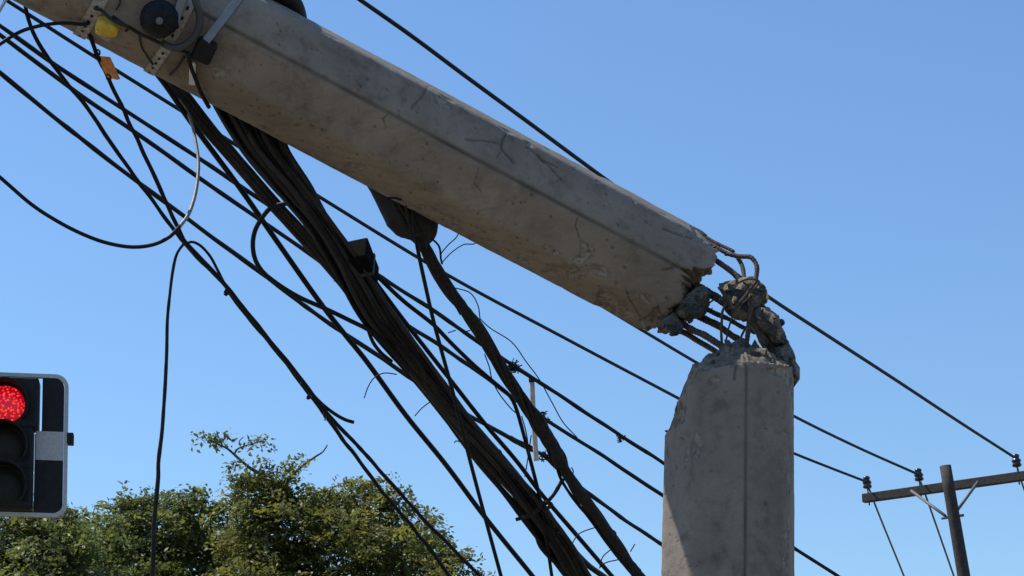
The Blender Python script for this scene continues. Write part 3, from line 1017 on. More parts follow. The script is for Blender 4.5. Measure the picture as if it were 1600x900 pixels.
# ---------------------------------------------------------------- thick main bundle
mb = thing('cable_bundle', 'thick bundle of many black cables sagging from under the fallen shaft', 'cable bundle', P(560, 470, 8.2))
SL = np.array([(285, 60), (322, 145), (370, 226), (420, 287), (470, 343), (516, 414), (567, 500), (630, 575), (672, 625), (722, 690), (765, 745), (815, 810), (850, 855), (884, 899), (985, 1030), (1130, 1215)], float)
SR = np.array([(420, 140), (440, 200), (447, 232), (487, 297), (514, 340), (556, 400), (622, 500), (678, 578), (722, 638), (764, 690), (812, 745), (866, 812), (898, 858), (924, 905), (1025, 1030), (1160, 1210)], float)
zb = np.array([7.95, 7.92, 7.92, 7.95, 8.0, 8.1, 8.25, 8.4, 8.5, 8.6, 8.75, 8.9, 9.0, 9.1, 9.4, 9.8])
rg = np.random.default_rng(5)
NS = 23
for i in range(NS):
    u0 = (i + 0.5) / NS
    ph1, ph2 = rg.uniform(0, 6.28, 2)
    pts, zs = [], []
    k = np.arange(len(SL))
    u = u0 + (0.10 * np.sin(k * 0.9 + ph1) + 0.06 * np.sin(k * 1.9 + ph2)) * np.clip(k - 2, 0, 2) / 2
    u = np.clip(u, 0.03, 0.97)
    if u0 < 0.35:       # strands of the left half stay clear of the right half above the box
        u[1:5] = np.clip(u[1:5], 0.0, 0.45)
    pts = SL + (SR - SL) * u[:, None]
    dz = rg.uniform(-0.045, 0.045) + 0.015 * np.sin(k + ph2)
    P3 = np.array([P(x, y, q) for (x, y), q in zip(pts, zb + dz)])
    path = catmull(P3, 0.03)
    wpx = rg.choice([6.5, 8, 9.5, 11], p=[0.25, 0.35, 0.25, 0.15])
    l = np.arange(len(path)) * 0.03
    q = np.stack([l * 5, np.full_like(l, i * 2.3), l * 0], -1)
    path = path + np.stack([vnoise(q, 40 + i), vnoise(q, 80 + i), vnoise(q, 120 + i)], -1) * 0.005
    v, f = tube(path, wpx / 2 * 8.0 / F, 8)
    mesh('cable', v, f, (M_CABLE, M_CABLE2, M_CABLE2, M_CABLE3)[i % 4], mb)
for dx, wd in ((-9, 9), (-2, 10), (6, 9), (10, 7)):
    part_tube('cable', mb, M_CABLE2, [(215 + dx, 60), (250 + dx, 108), (288 + dx, 152), (329 + dx, 205), (367 + dx, 248), (420 + dx, 310), (470 + dx, 364), (525 + dx * 0.6, 428), (575 + dx * 0.5, 495)], wd, 7.9, 8.25, step=0.03, wob=0.8, wfreq=5, seed=60 + dx)
part_tube('cable', mb, M_CABLE2, [(885, 848), (902, 866), (920, 884), (945, 902)], 9, 9.0, 9.2, step=0.03, e1=200)
part_tube('cable', mb, M_CABLE, [(732, 700), (760, 738), (790, 776), (812, 806), (832, 832), (846, 850)], 5, 8.55, 8.9, step=0.02)
part_tube('cable', mb, M_CABLE, [(838, 838), (843, 852), (852, 864), (868, 880), (890, 905)], 6, 8.9, 9.0, step=0.02)
part_tube('cable', mb, M_CABLE, [(575, 515), (583, 535), (596, 552), (612, 565)], 6, 8.25, 8.35, step=0.02)
part_tube('cable', mb, M_CABLE, [(430, 190), (438, 210), (444, 228), (440, 240)], 5, 7.95, 7.95, step=0.02)
# joint box
ca, cb = P(555, 388, 8.1), P(574, 437, 8.2)
ax = unit(cb - ca)
ex = unit(RIGHT - ax * (RIGHT @ ax))
v, f = box((ca + cb) / 2, ax * np.linalg.norm(cb - ca) / 2, ex * 0.048, np.cross(ax, ex) * 0.06)
o = mesh('joint_box', v, f, M_BOX, mb, False)
bevel(o, 0.008, 3)
o['label'] = 'black rectangular joint box clamped on the bundle'
v, f = box((ca + cb) / 2 + ax * 0.012 - np.cross(ax, ex) * 0.0, ax * 0.009, ex * 0.051, np.cross(ax, ex) * 0.063)
bevel(mesh('box_strap', v, f, M_DARKGREY, o, False), 0.003)
# lashing strap to the thin bundle
part_tube('lashing_strap', mb, M_CABLE3, [(838, 798), (850, 789), (862, 776), (872, 762), (880, 748)], 6.5, 8.75, 8.75, step=0.01, wob=0.5, wfreq=20)
part_tube('lashing_strap', mb, M_CABLE3, [(842, 790), (852, 795), (862, 788), (850, 784), (842, 792)], 6, 8.74, 8.74, step=0.01, wob=0.8, wfreq=20)
part_tube('lashing_strap', mb, M_CABLE3, [(806, 812), (825, 806), (842, 796)], 6, 8.72, 8.74, step=0.01)
# frayed hairs
for pts in [[(425, 313), (412, 304), (404, 292), (402, 285)], [(620, 585), (600, 583), (585, 590), (575, 605), (569, 622)], [(672, 628), (660, 637), (648, 650)], [(718, 690), (712, 689), (710, 692)],
            [(694, 608), (699, 604), (701, 607)], [(780, 702), (784, 708), (779, 712)], [(525, 418), (512, 405), (503, 415)], [(545, 440), (530, 430), (522, 440)], [(866, 860), (872, 874), (880, 882)],
            [(872, 832), (884, 840), (895, 852)]]:
    part_tube('frayed_hair', mb, M_CABLE, pts, 1.9, 8.3, 8.3, step=0.008)

# ---------------------------------------------------------------- thin wrapped bundle with its wedge guard
nb = thing('wrapped_cable_bundle', 'thin wrapped cable bundle hanging from the dark wedge under the shaft', 'cable bundle', P(780, 575, 8.4))
NC = [(620, 318), (655, 372), (667, 393), (686, 430), (716, 472), (739, 502), (770, 552), (798, 597), (820, 632), (840, 660), (858, 688), (872, 715), (884, 738), (902, 765), (922, 792), (955, 842), (997, 900)]
part_tube('core_sleeve', nb, M_CABLE3, NC, 17, 8.05, 9.0, step=0.015, e1=420, wob=1.5, wfreq=14, seed=31, sides=14, w1=16)
for i in range(7):
    off = np.array([math.cos(i * 0.9), math.sin(i * 0.9)])
    k = np.arange(len(NC))
    amp = 7.2 * np.ones(len(NC))
    amp[9:12] = 9.5
    amp[12] = 5.5
    sgn = np.sin(k * 1.1 + i * 0.9)
    cs = np.cos(k * 1.1 + i * 0.9)
    nrm2 = np.array([0.85, -0.53])
    pts = np.array(NC, float) + (amp * sgn)[:, None] * nrm2
    z = np.linspace(8.05, 9.0, len(NC)) + 0.02 * cs
    P3 = np.array([P(x, y, q) for (x, y), q in zip(pts, z)])
    P3 = np.vstack([P3, P3[-1] + (P3[-1] - P3[-2]) * 3])
    path = catmull(P3, 0.02)
    l = np.arange(len(path)) * 0.02
    q = np.stack([l * 8, np.full_like(l, i * 2.3), l * 0], -1)
    path = path + np.stack([vnoise(q, 240 + i), vnoise(q, 280 + i), vnoise(q, 320 + i)], -1) * 0.004
    v, f = tube(path, (2.6 + (i % 3) * 0.5) * 8.4 / F, 7)
    mesh('strand', v, f, M_CABLE2 if i % 2 else M_CABLE3, nb)
part_tube('strand', nb, M_CABLE, [(862, 705), (875, 742), (890, 768), (918, 805), (948, 848), (985, 895)], 5, 8.7, 8.95, step=0.02, wob=2, wfreq=7, seed=4)
for pts in [[(708, 446), (712, 476), (720, 492)], [(674, 372), (686, 385), (689, 405), (691, 413)]]:
    part_tube('strand', nb, M_CABLE, pts, 3.5, 8.1, 8.1, step=0.01)
for pts in [[(691, 411), (688, 400), (700, 383), (712, 372), (719, 361)], [(690, 411), (705, 395), (725, 382), (741, 381), (748, 375)], [(712, 450), (735, 458), (747, 478), (750, 498)],
            [(749, 497), (765, 512), (800, 535), (822, 565), (842, 592), (862, 628), (880, 660), (902, 684)], [(757, 553), (765, 575), (768, 590), (778, 612), (800, 640), (806, 645)],
            [(815, 650), (822, 675), (826, 700)], [(830, 680), (825, 715), (820, 745)], [(762, 540), (772, 560), (782, 590)], [(807, 600), (815, 608), (812, 615)], [(930, 824), (905, 834), (892, 852)],
            [(955, 858), (942, 870), (937, 885)], [(985, 862), (992, 850)], [(968, 874), (945, 880), (936, 888)], [(953, 826), (962, 832), (962, 842)], [(893, 730), (896, 738), (890, 742)], [(700, 520), (712, 516)],
            [(735, 516), (728, 518)], [(812, 604), (824, 622), (834, 640)]]:
    part_tube('frayed_hair', nb, M_CABLE, pts, 1.9, 8.45, 8.45, step=0.008)
# wedge guard: rounded, tapering shell behind the shaft
wedge_c = [((568, 262), 10), ((592, 288), 18), ((613, 308), 29), ((632, 327), 38), ((648, 345), 37), ((656, 358), 32), ((660, 370), 23), ((661, 382), 11), ((662, 386), 3)]
P3 = np.array([P(x, y, 8.15) for (x, y), _ in wedge_c])
rr = np.array([q for _, q in wedge_c]) * 8.15 / F
path = catmull(P3, 0.01)
l0 = np.concatenate([[0], np.cumsum(np.linalg.norm(np.diff(P3, axis=0), axis=1))])
l1 = np.concatenate([[0], np.cumsum(np.linalg.norm(np.diff(path, axis=0), axis=1))])
rad = np.interp(l1 / l1[-1], l0 / l0[-1], rr)
v, f = tube(path, rad, 40)
# flatten along the viewing depth so that it is a shell, not a ball
cc = np.repeat(path, 40, 0)
dv = v[:len(cc)] - cc
dv = dv - np.outer(dv @ FWD, FWD) * 0.35
v = cc + dv
o = mesh('wedge_guard', v, f, M_DARKGREY, nb)
o['label'] = 'dark grey wedge shaped cable guard'
part_tube('guard_rib', o, M_BLACK, [(598, 312), (612, 309), (628, 312)], 4, 7.93, 7.93, step=0.01)
part_tube('guard_rib', o, M_BLACK, [(634, 322), (638, 345), (645, 372)], 4, 7.93, 8.0, step=0.01)
part_tube('guard_rib', o, M_BLACK, [(640, 370), (652, 366), (668, 362)], 6, 7.97, 7.97, step=0.01)

# pale rod across the thin cables
rodt = thing('spacer_rod', 'pale weathered rod hanging upright among the cables left of the stump', 'rod', P(838, 720, 12.1))
v, f = tube(catmull(np.array([P(831, 591, 12.1), P(833, 640, 12.1), P(836, 690, 12.1), P(838, 720, 12.1)]), 0.02), 4.0 * 12.1 / F, 12)
mesh('rod_body', v, f, M_PALE, rodt)
v, f = tube(np.array([P(830.8, 589, 12.1), P(831.2, 597, 12.1)]), 5.0 * 12.1 / F, 12)
mesh('rod_collar', v, f, M_CABLE3, rodt)

# twiggy clump and small knots on the cables
def clump(name, label, px, py, z, n, size, seed):
    rg = np.random.default_rng(seed)
    parts = []
    for i in range(n):
        a = rg.normal(size=2) * size * 0.28
        b_ = a + rg.normal(size=2) * size * 0.55
        m_ = (a + b_) / 2 + rg.normal(size=2) * size * 0.2
        dz = rg.normal(size=3) * size * 0.3 * z / F
        pp = [P(px + q[0], py + q[1], z + d) for q, d in zip((a, m_, b_), dz)]
        parts.append(tube(catmull(np.array(pp), 0.02), rg.uniform(0.6, 1.3) * z / F, 5))
    v, f = join(parts)
    o = mesh(name, v, f, M_CABLE3)
    tag(o, label, 'debris')
    return o


clump('twig_clump', 'spiky twig clump caught on a cable right of the thin bundle', 800, 574, 11.84, 60, 11, 3)
clump('twig_clump', 'tiny fluff knot on the cable left of the stump', 970, 684, 12.6, 22, 7, 4)
clump('twig_clump', 'small spiky binding beside the pale rod middle', 848, 652, 12.2, 30, 10, 5)
clump('twig_clump', 'small frayed binding beside the pale rod foot', 850, 712, 12.6, 26, 9, 6)

# ---------------------------------------------------------------- timber pole with crossarm
ZF = 28.0
tp_top = P(1477, 728, ZF)
tp_low = P_at_y(1506, 900, tp_top[1])
tax = unit(tp_top - tp_low)
tp_base = tp_top - tax * (tp_top[2] / tax[2])
tp = thing('timber_power_pole', 'slim dark timber power pole with tilted crossarm at far right', 'power pole', tp_base)
path = np.array([tp_base + (tp_top - tp_base) * q for q in np.linspace(0, 1, 24)])
v, f = tube(path, np.linspace(0.125, 0.078, 24), 20)
mesh('post', v, f, M_WOOD, tp)
# horizontal crossarm, left end further off
La = P(1349, 779, ZF + 1.4)
best = None
for zr in np.linspace(20, 34, 400):
    q = P(1640, 738, zr)
    if best is None or abs(q[2] - La[2]) < best[0]:
        best = (abs(q[2] - La[2]), q)
Ra = best[1]
adir = unit(Ra - La)
shift = -unit(np.cross(adir, [0, 0, 1.0])) * 0.0
toward = unit(np.array([CAM[0] - tp_top[0], CAM[1] - tp_top[1], 0]))
xax = tp_top + tax * 0
# slide the arm along its view ray so that it bolts on to the post's near face
mid_px = to_px(np.array([tp_top]))[0]
v, f = box((La + Ra) / 2 + adir * 0.6, adir * (np.linalg.norm(Ra - La) / 2 + 0.6), np.array([0, 0, 1.0]) * 0.062, unit(np.cross(adir, [0, 0, 1.0])) * 0.05)
o = mesh('crossarm', v, f, M_WOOD, tp, False)
bevel(o, 0.008)


def arm_pt(px):
    """point on the crossarm axis seen at column px"""
    t_ = np.linspace(-0.2, 1.6, 2000)
    q = La[None] + (Ra - La)[None] * t_[:, None]
    return q[np.argmin(abs(to_px(q)[:, 0] - px))]


PIN = []
for kx, (px, lab) in enumerate([(1357, 0), (1438, 0), (1591, 0)]):
    b0 = arm_pt(px) + np.array([0, 0, 0.06])
    upv = unit(tax * 0.55 + np.array([0, 0, 1.0]) * 0.45)
    h = 0.25
    prof = [(0.15, 0), (0.15, 0.30), (0.62, 0.31), (0.92, 0.36), (0.95, 0.44), (0.78, 0.50), (0.76, 0.56), (0.95, 0.60), (0.92, 0.70), (0.66, 0.76), (0.60, 0.84), (0.74, 0.88), (0.68, 0.98), (0.2, 1.04)]
    ex = unit(np.cross(upv, FWD))
    ey = np.cross(upv, ex)
    m_ = 20
    a = np.linspace(0, 2 * math.pi, m_, endpoint=False)
    V = np.concatenate([b0 + upv * h * hf + 0.062 * rf * 1.1 * (np.cos(a)[:, None] * ex + np.sin(a)[:, None] * ey) for rf, hf in prof])
    Fq = [(k * m_ + j, k * m_ + (j + 1) % m_, (k + 1) * m_ + (j + 1) % m_, (k + 1) * m_ + j) for k in range(len(prof) - 1) for j in range(m_)]
    Fq += [list(range(m_))[::-1], [(len(prof) - 1) * m_ + j for j in range(m_)]]
    io = mesh('insulator', V, Fq, M_CERAM, tp)
    v, f = tube(np.array([b0 - upv * 0.17, b0 + upv * 0.1]), 0.011, 8)
    mesh('pin', v, f, M_DULL, io)
    PIN.append(b0 + upv * h)
for a_, b_ in (((1424, 767), (1477, 806)), ((1528, 753), (1496, 797))):
    zA, zB = to_px(np.array([arm_pt(a_[0])]))[0][2] - 0.10, ZF - 0.12
    v, f = tube(np.array([P(*a_, zA), P(*b_, zB)]), 2.5 * ZF / F, 8)
    mesh('brace', v, f, M_DULL, tp)
v, f = tube(np.array([P(1471, 810, ZF - 0.12), P(1506, 805, ZF - 0.12)]), 2.2 * ZF / F, 8)
mesh('brace_bolt', v, f, M_DULL, tp)
GF = 'lines leaving the timber pole downwards'
for lab, p0, p1, p2 in (('thin line dropping away below the left end of the crossarm', (1354, 752), (1366, 785), (1412, 899)), ('thin line dropping away between the crossarm left end and the timber post', (1434, 741), (1447, 776), (1490, 899)),
                        ('thin line dropping away below the right insulator at the frame edge', (1586, 716), (1594, 746), (1625, 830))):
    cable('far_line', lab, [p0, p1, p2], 3.2, ZF + 0.5, ZF + 22, M_CABLE, 'power line', GF, e1=200, w1=2.8, step=0.3)

# ---------------------------------------------------------------- traffic signal
ZT = 15.5
s = ZT / F
tsC = P(10, 693, ZT)
yaw = R_(8)
fx = unit(np.array([math.cos(yaw), math.sin(yaw), 0]))          # signal's right as seen
fz = unit(np.array([-0.052, 0, 1.0]))
fy = unit(np.cross(fz, fx))                                      # away from the viewer
post_base = np.array([tsC[0] - 0.95, tsC[1] + 0.45, 0.0])
ts = thing('traffic_signal', 'black traffic signal on the left edge, its red lamp lit', 'traffic light', post_base)
kx = 1 / math.cos(yaw)


def T(x, y, d=0.0):
    """signal frame: x right, y down in photograph-sized units, d metres towards the viewer"""
    return tsC + fx * (x * s * kx) + fz * (-y * s / math.cos(R_(13))) - fy * d


def rayhit(poly, ang):
    d = np.array([math.cos(ang), math.sin(ang)])
    best = 0
    poly = np.asarray(poly, float)
    for i in range(len(poly)):
        a, b_ = poly[i], poly[(i + 1) % len(poly)]
        e = b_ - a
        den = d[0] * e[1] - d[1] * e[0]
        if abs(den) < 1e-9:
            continue
        tt = (a[0] * e[1] - a[1] * e[0]) / den
        ss = (a[0] * d[1] - a[1] * d[0]) / den
        if tt > 0 and -1e-6 <= ss <= 1 + 1e-6:
            best = max(best, tt)
    return d * best


def rrect(hw, hh, r, n=8):
    out = []
    for cx, cy, a0 in ((hw - r, hh - r, 0), (-hw + r, hh - r, 90), (-hw + r, -hh + r, 180), (hw - r, -hh + r, 270)):
        for k in range(n + 1):
            a = R_(a0 + 90 * k / n)
            out.append((cx + r * math.cos(a), cy + r * math.sin(a)))
    return np.array(out)


def ring_plate(outer, inner, d0, d1, name, mat, parent):
    cs = [math.atan2(q[1], q[0]) for q in list(outer) + list(inner)]
    ang = np.unique(np.round(np.concatenate([cs, np.linspace(-math.pi, math.pi, 72, endpoint=False)]), 5))
    O_ = [rayhit(outer, a) for a in ang]
    I_ = [rayhit(inner, a) for a in ang]
    n = len(ang)
    V = [T(*q, d1) for q in O_] + [T(*q, d1) for q in I_] + [T(*q, d0) for q in O_] + [T(*q, d0) for q in I_]
    Fq = []
    for k in range(n):
        m_ = (k + 1) % n
        Fq += [(k, m_, n + m_, n + k), (2 * n + k, 3 * n + k, 3 * n + m_, 2 * n + m_), (k, 2 * n + k, 2 * n + m_, m_), (n + k, n + m_, 3 * n + m_, 3 * n + k)]
    return mesh(name, V, Fq, mat, parent, False)


HW, HH = 93, 112
M_SIG = simple('matt_black_signal_paint', (0.013, 0.013, 0.014), 0.6, 0, 0.35, 20, 0.15, spec=0.22)
M_TRIM = simple('grey_white_retroreflective', (0.40, 0.40, 0.38), 0.5, 0, 0.12, 40, 0.1)
outer = rrect(HW, HH, 20)
hole = [(53, -105), (53, -22), (43, -16), (43, 104), (-43, 104), (-43, -16), (-53, -22), (-53, -105)]
ring_plate(rrect(HW - 6.5, HH - 6.5, 15), hole, -0.012, 0.0, 'backing_board', M_SIG, ts)
ring_plate(outer, rrect(HW - 6, HH - 6, 15), -0.030, 0.006, 'board_trim', M_TRIM, ts)
for sx in (-1, 1):
    q = [(sx * 44.5, -21), (sx * (HW - 6.6), -21), (sx * (HW - 6.6), 24), (sx * 44.5, 24)]
    v = [T(x, y, 0.003) for x, y in q] + [T(x, y, 0.0006) for x, y in q]
    mesh('white_stripe', v, [(0, 1, 2, 3), (4, 5, 6, 7), (0, 1, 5, 4), (1, 2, 6, 5), (2, 3, 7, 6), (3, 0, 4, 7)], M_TRIM, ts, False)
v, f = box(T(HW + 4, -11, -0.02), fx * 5 * s, fz * 9 * s, fy * 0.04)
bevel(mesh('side_lug', v, f, M_SIG, ts, False), 0.006)
# lamp housings, lenses and visors
em, t, b = newmat('lit_red_lens')
tc = t.nodes.new('ShaderNodeTexCoord')
vo = t.nodes.new('ShaderNodeTexVoronoi')
vo.inputs['Scale'].default_value = 46
t.links.new(tc.outputs['Object'], vo.inputs['Vector'])
rp = ramp(t, vo.outputs['Distance'], [(0.0, (1.0, 0.16, 0.13)), (0.22, (1.0, 0.03, 0.03)), (0.5, (0.22, 0.0, 0.004))])
t.links.new(rp.outputs[0], b.inputs['Emission Color'])
b.inputs['Emission Strength'].default_value = 1.5
b.inputs['Base Color'].default_value = (0.25, 0.01, 0.01, 1)
b.inputs['Roughness'].default_value = 0.3
M_RED = em
M_AMB = simple('unlit_amber_lens', (0.020, 0.017, 0.012), 0.5, 0, 0.2, 30, 0.2, spec=0.15)
M_GRN = simple('unlit_green_lens', (0.016, 0.017, 0.013), 0.5, 0, 0.2, 30, 0.2, spec=0.15)
for cy, hw, hh, lm, nm in ((-61, 49, 41, M_RED, 'red_lens'), (10, 41.5, 34, M_AMB, 'amber_lens'), (71, 41.5, 32, M_GRN, 'green_lens')):
    cbox = T(0, cy, 0.01)
    v, f = box(cbox, fx * hw * s * kx, fz * hh * s, fy * 0.09)
    hs = mesh('lamp_housing', v, f, M_SIG, ts, False)
    bevel(hs, 0.02, 3)
    R0 = 30 * s
    cc = T(-1, cy + (5 if cy < 0 else 0), 0.105)
    m_ = 40
    a = np.linspace(0, 2 * math.pi, m_, endpoint=False)
    V = [cc - fy * 0.03]
    for rf, hf in ((0.35, 0.027), (0.7, 0.018), (1.0, 0.0)):
        V += [cc - fy * hf + R0 * rf * (math.cos(x) * fx + math.sin(x) * fz) for x in a]
    Fq = [(0, 1 + j, 1 + (j + 1) % m_) for j in range(m_)]
    for k in range(2):
        Fq += [(1 + k * m_ + j, 1 + (k + 1) * m_ + j, 1 + (k + 1) * m_ + (j + 1) % m_, 1 + k * m_ + (j + 1) % m_) for j in range(m_)]
    mesh(nm, V, Fq, lm, ts)
    # cowl visor: open below
    Rv = 36 * s
    prof = []
    a = np.linspace(R_(-40), R_(220), 48)
    V = []
    for (rr_, dd) in ((Rv, 0.0), (Rv * 1.02, 1.0), (Rv * 0.96, 1.0), (Rv * 0.94, 0.0)):
        for x in a:
            ext = 0.06 + 0.10 * max(0.0, min(1.0, (math.sin(x) + 0.64) / 1.64)) ** 0.7
            V.append(cc + fy * 0.01 + rr_ * (math.cos(x) * fx + math.sin(x) * fz) - fy * (0.0 + ext * dd))
    n = len(a)
    Fq = [(k * n + j, k * n + j + 1, ((k + 1) % 4) * n + j + 1, ((k + 1) % 4) * n + j) for k in range(4) for j in range(n - 1)]
    vs = mesh('visor', V, Fq, M_SIG, ts)
v, f = tube(np.array([post_base, post_base + np.array([0, 0, tsC[2] + 0.5])]), 0.06, 20)
mesh('post', v, f, M_SIG, ts)
for dy in (-70, 80):
    q = T(0, dy, -0.08)
    v, f = tube(np.array([q, np.array([post_base[0], post_base[1], q[2]])]), 0.022, 10)
    mesh('bracket', v, f, M_SIG, ts)

# ---------------------------------------------------------------- trees
def leafmat(name, cols, trans):
    m, t, b = newmat(name)
    at = t.nodes.new('ShaderNodeAttribute')
    at.attribute_name = 'tint'
    r = ramp(t, at.outputs['Fac'], [(i / (len(cols) - 1), c) for i, c in enumerate(cols)])
    t.links.new(r.outputs[0], b.inputs['Base Color'])
    b.inputs['Roughness'].default_value = 0.5
    tr = t.nodes.new('ShaderNodeBsdfTranslucent')
    mx = t.nodes.new('ShaderNodeMixShader')
    mx.inputs[0].default_value = trans
    bright = mixcol(t, 1.0, r.outputs[0], (1.25, 1.35, 0.7), 'MULTIPLY')
    t.links.new(bright, tr.inputs[0])
    t.links.new(b.outputs[0], mx.inputs[1])
    t.links.new(tr.outputs[0], mx.inputs[2])
    t.links.new(mx.outputs[0], t.nodes['Material Output'].inputs[0])
    return m


M_LEAF_A = leafmat('leaves_green', [(0.050, 0.066, 0.026), (0.098, 0.118, 0.042), (0.150, 0.162, 0.060), (0.215, 0.205, 0.088)], 0.5)
M_LEAF_B = leafmat('leaves_olive', [(0.052, 0.066, 0.026), (0.104, 0.114, 0.040), (0.172, 0.158, 0.050), (0.250, 0.205, 0.062)], 0.5)


def leaves(centres, radii, counts, size, rg, flat=0.75):
    """leaf quads gathered in flat, fan-like sprays through the given blobs: returns verts, faces, tint"""
    C, TI, NRM = [], [], []
    for c, r, n in zip(centres, radii, counts):
        nc = max(2, int(n / 30))
        d = rg.normal(size=(nc, 3))
        d /= np.linalg.norm(d, axis=1)[:, None]
        rad = r * rg.uniform(0.15, 1.0, nc) ** 0.5 * (1 + 0.30 * rg.normal(size=nc).clip(-1, 1.6))
        cc = c + d * rad[:, None] * np.array([1.15, 1.15, flat])
        up = np.array([0, 0, 1.0]) + rg.normal(size=(nc, 3)) * 0.35 + d * 0.25
        up /= np.linalg.norm(up, axis=1)[:, None]
        idx = rg.integers(0, nc, n)
        off = rg.normal(size=(n, 3)) * size * 1.35
        k = np.einsum('ij,ij->i', off, up[idx])
        off -= up[idx] * (k * 0.65)[:, None]
        C.append(cc[idx] + off - up[idx] * (np.linalg.norm(off, axis=1) ** 2 * 1.2)[:, None])
        nn = up[idx] + rg.normal(size=(n, 3)) * 0.45
        NRM.append(nn / np.linalg.norm(nn, axis=1)[:, None])
        ctint = rg.uniform(0, 1, nc)
        TI.append(np.clip(ctint[idx] * 0.65 + rg.uniform(0, 1, n) * 0.35 + rg.normal(size=n) * 0.1, 0, 1))
    C = np.concatenate(C)
    TI = np.concatenate(TI)
    nn = np.concatenate(NRM)
    n = len(C)
    a = np.cross(nn, rg.normal(size=(n, 3)))
    a /= np.linalg.norm(a, axis=1)[:, None]
    b_ = np.cross(nn, a)
    L = size * rg.uniform(0.65, 1.5, n)[:, None]
    Wd = L * 0.27
    V = np.stack([C - a * L * 0.5, C + b_ * Wd + nn * L * 0.08, C + a * L * 0.5, C - b_ * Wd + nn * L * 0.08], 1).reshape(-1, 3)
    Fq = np.arange(4 * n).reshape(n, 4)
    return V, Fq, np.repeat(TI, 4)


def tree(name, label, z, base_px, blobs, limbs, leafm, seed, dens, group):
    rg = np.random.default_rng(seed)
    bx = P(base_px, 880, z)
    base = np.array([bx[0], bx[1], 0.0])
    t_ = thing(name, label, 'tree', base, group)
    crown_low = P(base_px, 960, z)
    parts = []
    fork = base + np.array([0.1, 0, crown_low[2] * 0.55])
    parts.append(tube(catmull(np.array([base, base + np.array([0.08, 0.05, fork[2] * 0.5]), fork]), 0.3), np.linspace(0.30, 0.2, len(catmull(np.array([base, base + np.array([0.08, 0.05, fork[2] * 0.5]), fork]), 0.3))), 12))
    v, f = join(parts)
    trunk = mesh('trunk', v, f, M_BARK, t_)
    cs, rs, ns = [], [], []
    lp = []
    big = []
    for k, (px, py, r) in enumerate(sorted(blobs, key=lambda q: -q[2])):
        dz = rg.uniform(-0.5, 0.5)
        c = P(px, py, z + dz)
        rm = r * z / F
        cs.append(c)
        rs.append(rm)
        ns.append(int(dens * rm * rm * 1500) + (60 if r > 13 else 25))
        # leafy sprigs standing out of the crown
        for q in range(5 if r > 24 else 0):
            d = rg.normal(size=3)
            d[2] = abs(d[2]) + 0.35
            d /= np.linalg.norm(d)
            e = c + d * rm * rg.uniform(1.0, 1.35)
            path = catmull(np.array([c + d * rm * 0.3, (c + e) / 2 + rg.normal(size=3) * 0.05, e]), 0.08)
            lp.append(tube(path, np.linspace(0.012, 0.004, len(path)), 5))
            cs.append(e)
            rs.append(rg.uniform(0.08, 0.17))
            ns.append(int(rg.integers(30, 110)))
        # foliage continues below and behind
        if r > 24:
            for q in range(4):
                c2 = c + np.array([rg.normal() * rm * 0.7, rg.normal() * 1.0, -abs(rg.normal()) * rm * 1.0 - rm * 0.5])
                cs.append(c2)
                rs.append(rm * 1.1)
                ns.append(int(dens * rm * rm * 900))
        if r > 40:
            m_ = (fork + c) / 2 + np.array([rg.normal() * 0.3, rg.normal() * 0.3, -0.2])
            path = catmull(np.array([fork, m_, c]), 0.15)
            lp.append(tube(path, np.linspace(0.07, 0.012, len(path)), 7))
            big.append(c)
        elif big:
            near = min(big, key=lambda q: np.linalg.norm(q - c))
            if r > 13:
                m_ = (near + c) / 2 + rg.normal(size=3) * 0.12
                path = catmull(np.array([near, m_, c]), 0.1)
                lp.append(tube(path, np.linspace(0.022, 0.006, len(path)), 6))
        for q in range(3 if r > 13 else 0):
            d = rg.normal(size=3)
            e = c + d / np.linalg.norm(d) * rm * 0.85
            path = catmull(np.array([c, (c + e) / 2 + rg.normal(size=3) * 0.05, e]), 0.1)
            lp.append(tube(path, np.linspace(0.011, 0.004, len(path)), 5))
    v, f = join(lp)
    mesh('limbs', v, f, M_BARK, t_)
    for pts, w0, w1 in limbs:
        v, f = rope(pts, w0, z, z, w1=w1, step=0.04, wob=1.5, wfreq=4, seed=seed)
        mesh('bare_branch', v, f, M_BARK, t_)
    V, Fq, TI = leaves(cs, rs, ns, 0.088, rg)
    # lower crown, out of the picture
    lc, lr, ln = [], [], []
    for q in range(16):
        lc.append(crown_low + np.array([rg.normal() * 1.3, rg.normal() * 1.3, rg.uniform(-2.4, 0.2)]))
        lr.append(rg.uniform(0.7, 1.2))
        ln.append(900)
    V2, F2, T2 = leaves(lc, lr, ln, 0.15, rg)
    mesh('crown', np.vstack([V, V2]), np.vstack([Fq, F2 + len(V)]), leafm, t_, False, {'tint': np.concatenate([TI, T2])})
    return t_


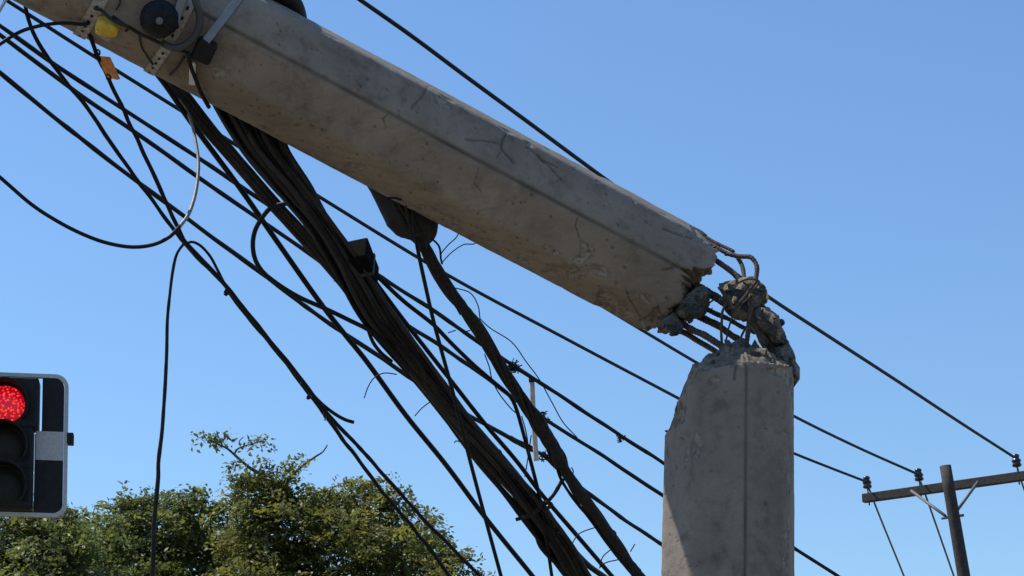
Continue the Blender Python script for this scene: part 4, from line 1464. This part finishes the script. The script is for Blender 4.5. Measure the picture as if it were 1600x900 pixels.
GT = 'trees behind the wires at the lower left'
tree('leafy_tree', 'dense green tree just below the traffic signal', 33, 40, [(40, 858, 60), (96, 836, 36), (112, 815, 20), (-50, 860, 75), (10, 835, 36), (85, 870, 50), (60, 825, 26), (120, 862, 26), (30, 890, 50), (104, 800, 12), (118, 835, 14)], [], M_LEAF_A, 3, 2.3, GT)
tree('leafy_tree', 'broad green tree behind the thin hanging wire', 38, 240, [(172, 846, 44), (230, 822, 46), (300, 803, 34), (332, 836, 50), (272, 800, 26), (205, 812, 26), (158, 830, 22), (345, 797, 20), (255, 860, 60), (180, 885, 50), (320, 880, 60), (310, 780, 12), (260, 778, 12), (146, 852, 16), (190, 798, 12), (222, 792, 12)], [], M_LEAF_A, 4, 2.3, GT)
tree('leafy_tree', 'tall olive tree with bare branches rising above its crown', 36, 520,
     [(392, 838, 52), (470, 812, 46), (402, 772, 26), (378, 750, 18), (440, 772, 26), (420, 735, 15), (474, 782, 24), (545, 800, 40), (572, 778, 28), (612, 826, 48), (660, 858, 42), (702, 885, 32), (520, 852, 56), (590, 872, 56), (440, 872, 56), (640, 790, 12), (632, 765, 8),
      (600, 785, 22), (530, 780, 16), (463, 722, 11), (455, 735, 10), (332, 688, 10), (320, 684, 7), (344, 684, 7), (402, 690, 6), (412, 687, 5), (390, 694, 3), (362, 735, 12), (395, 752, 16), (722, 872, 10), (700, 860, 12), (668, 812, 6), (620, 770, 9), (368, 772, 14), (552, 762, 10), (580, 758, 9), (690, 850, 10)],
     [([(432, 830), (428, 785), (424, 765), (408, 742), (388, 728), (368, 712), (350, 698), (334, 690)], 9, 2.5), ([(366, 711), (371, 702), (382, 697), (398, 692), (412, 688)], 3, 1.5), ([(376, 697), (374, 690), (380, 683)], 2, 1.2),
      ([(430, 800), (444, 762), (458, 742), (478, 724), (494, 712), (504, 705), (511, 694)], 8, 1.8), ([(412, 748), (396, 752), (380, 756)], 4, 2), ([(610, 800), (625, 780), (634, 766), (644, 758)], 4, 1.5)],
     M_LEAF_B, 5, 2.3, GT)
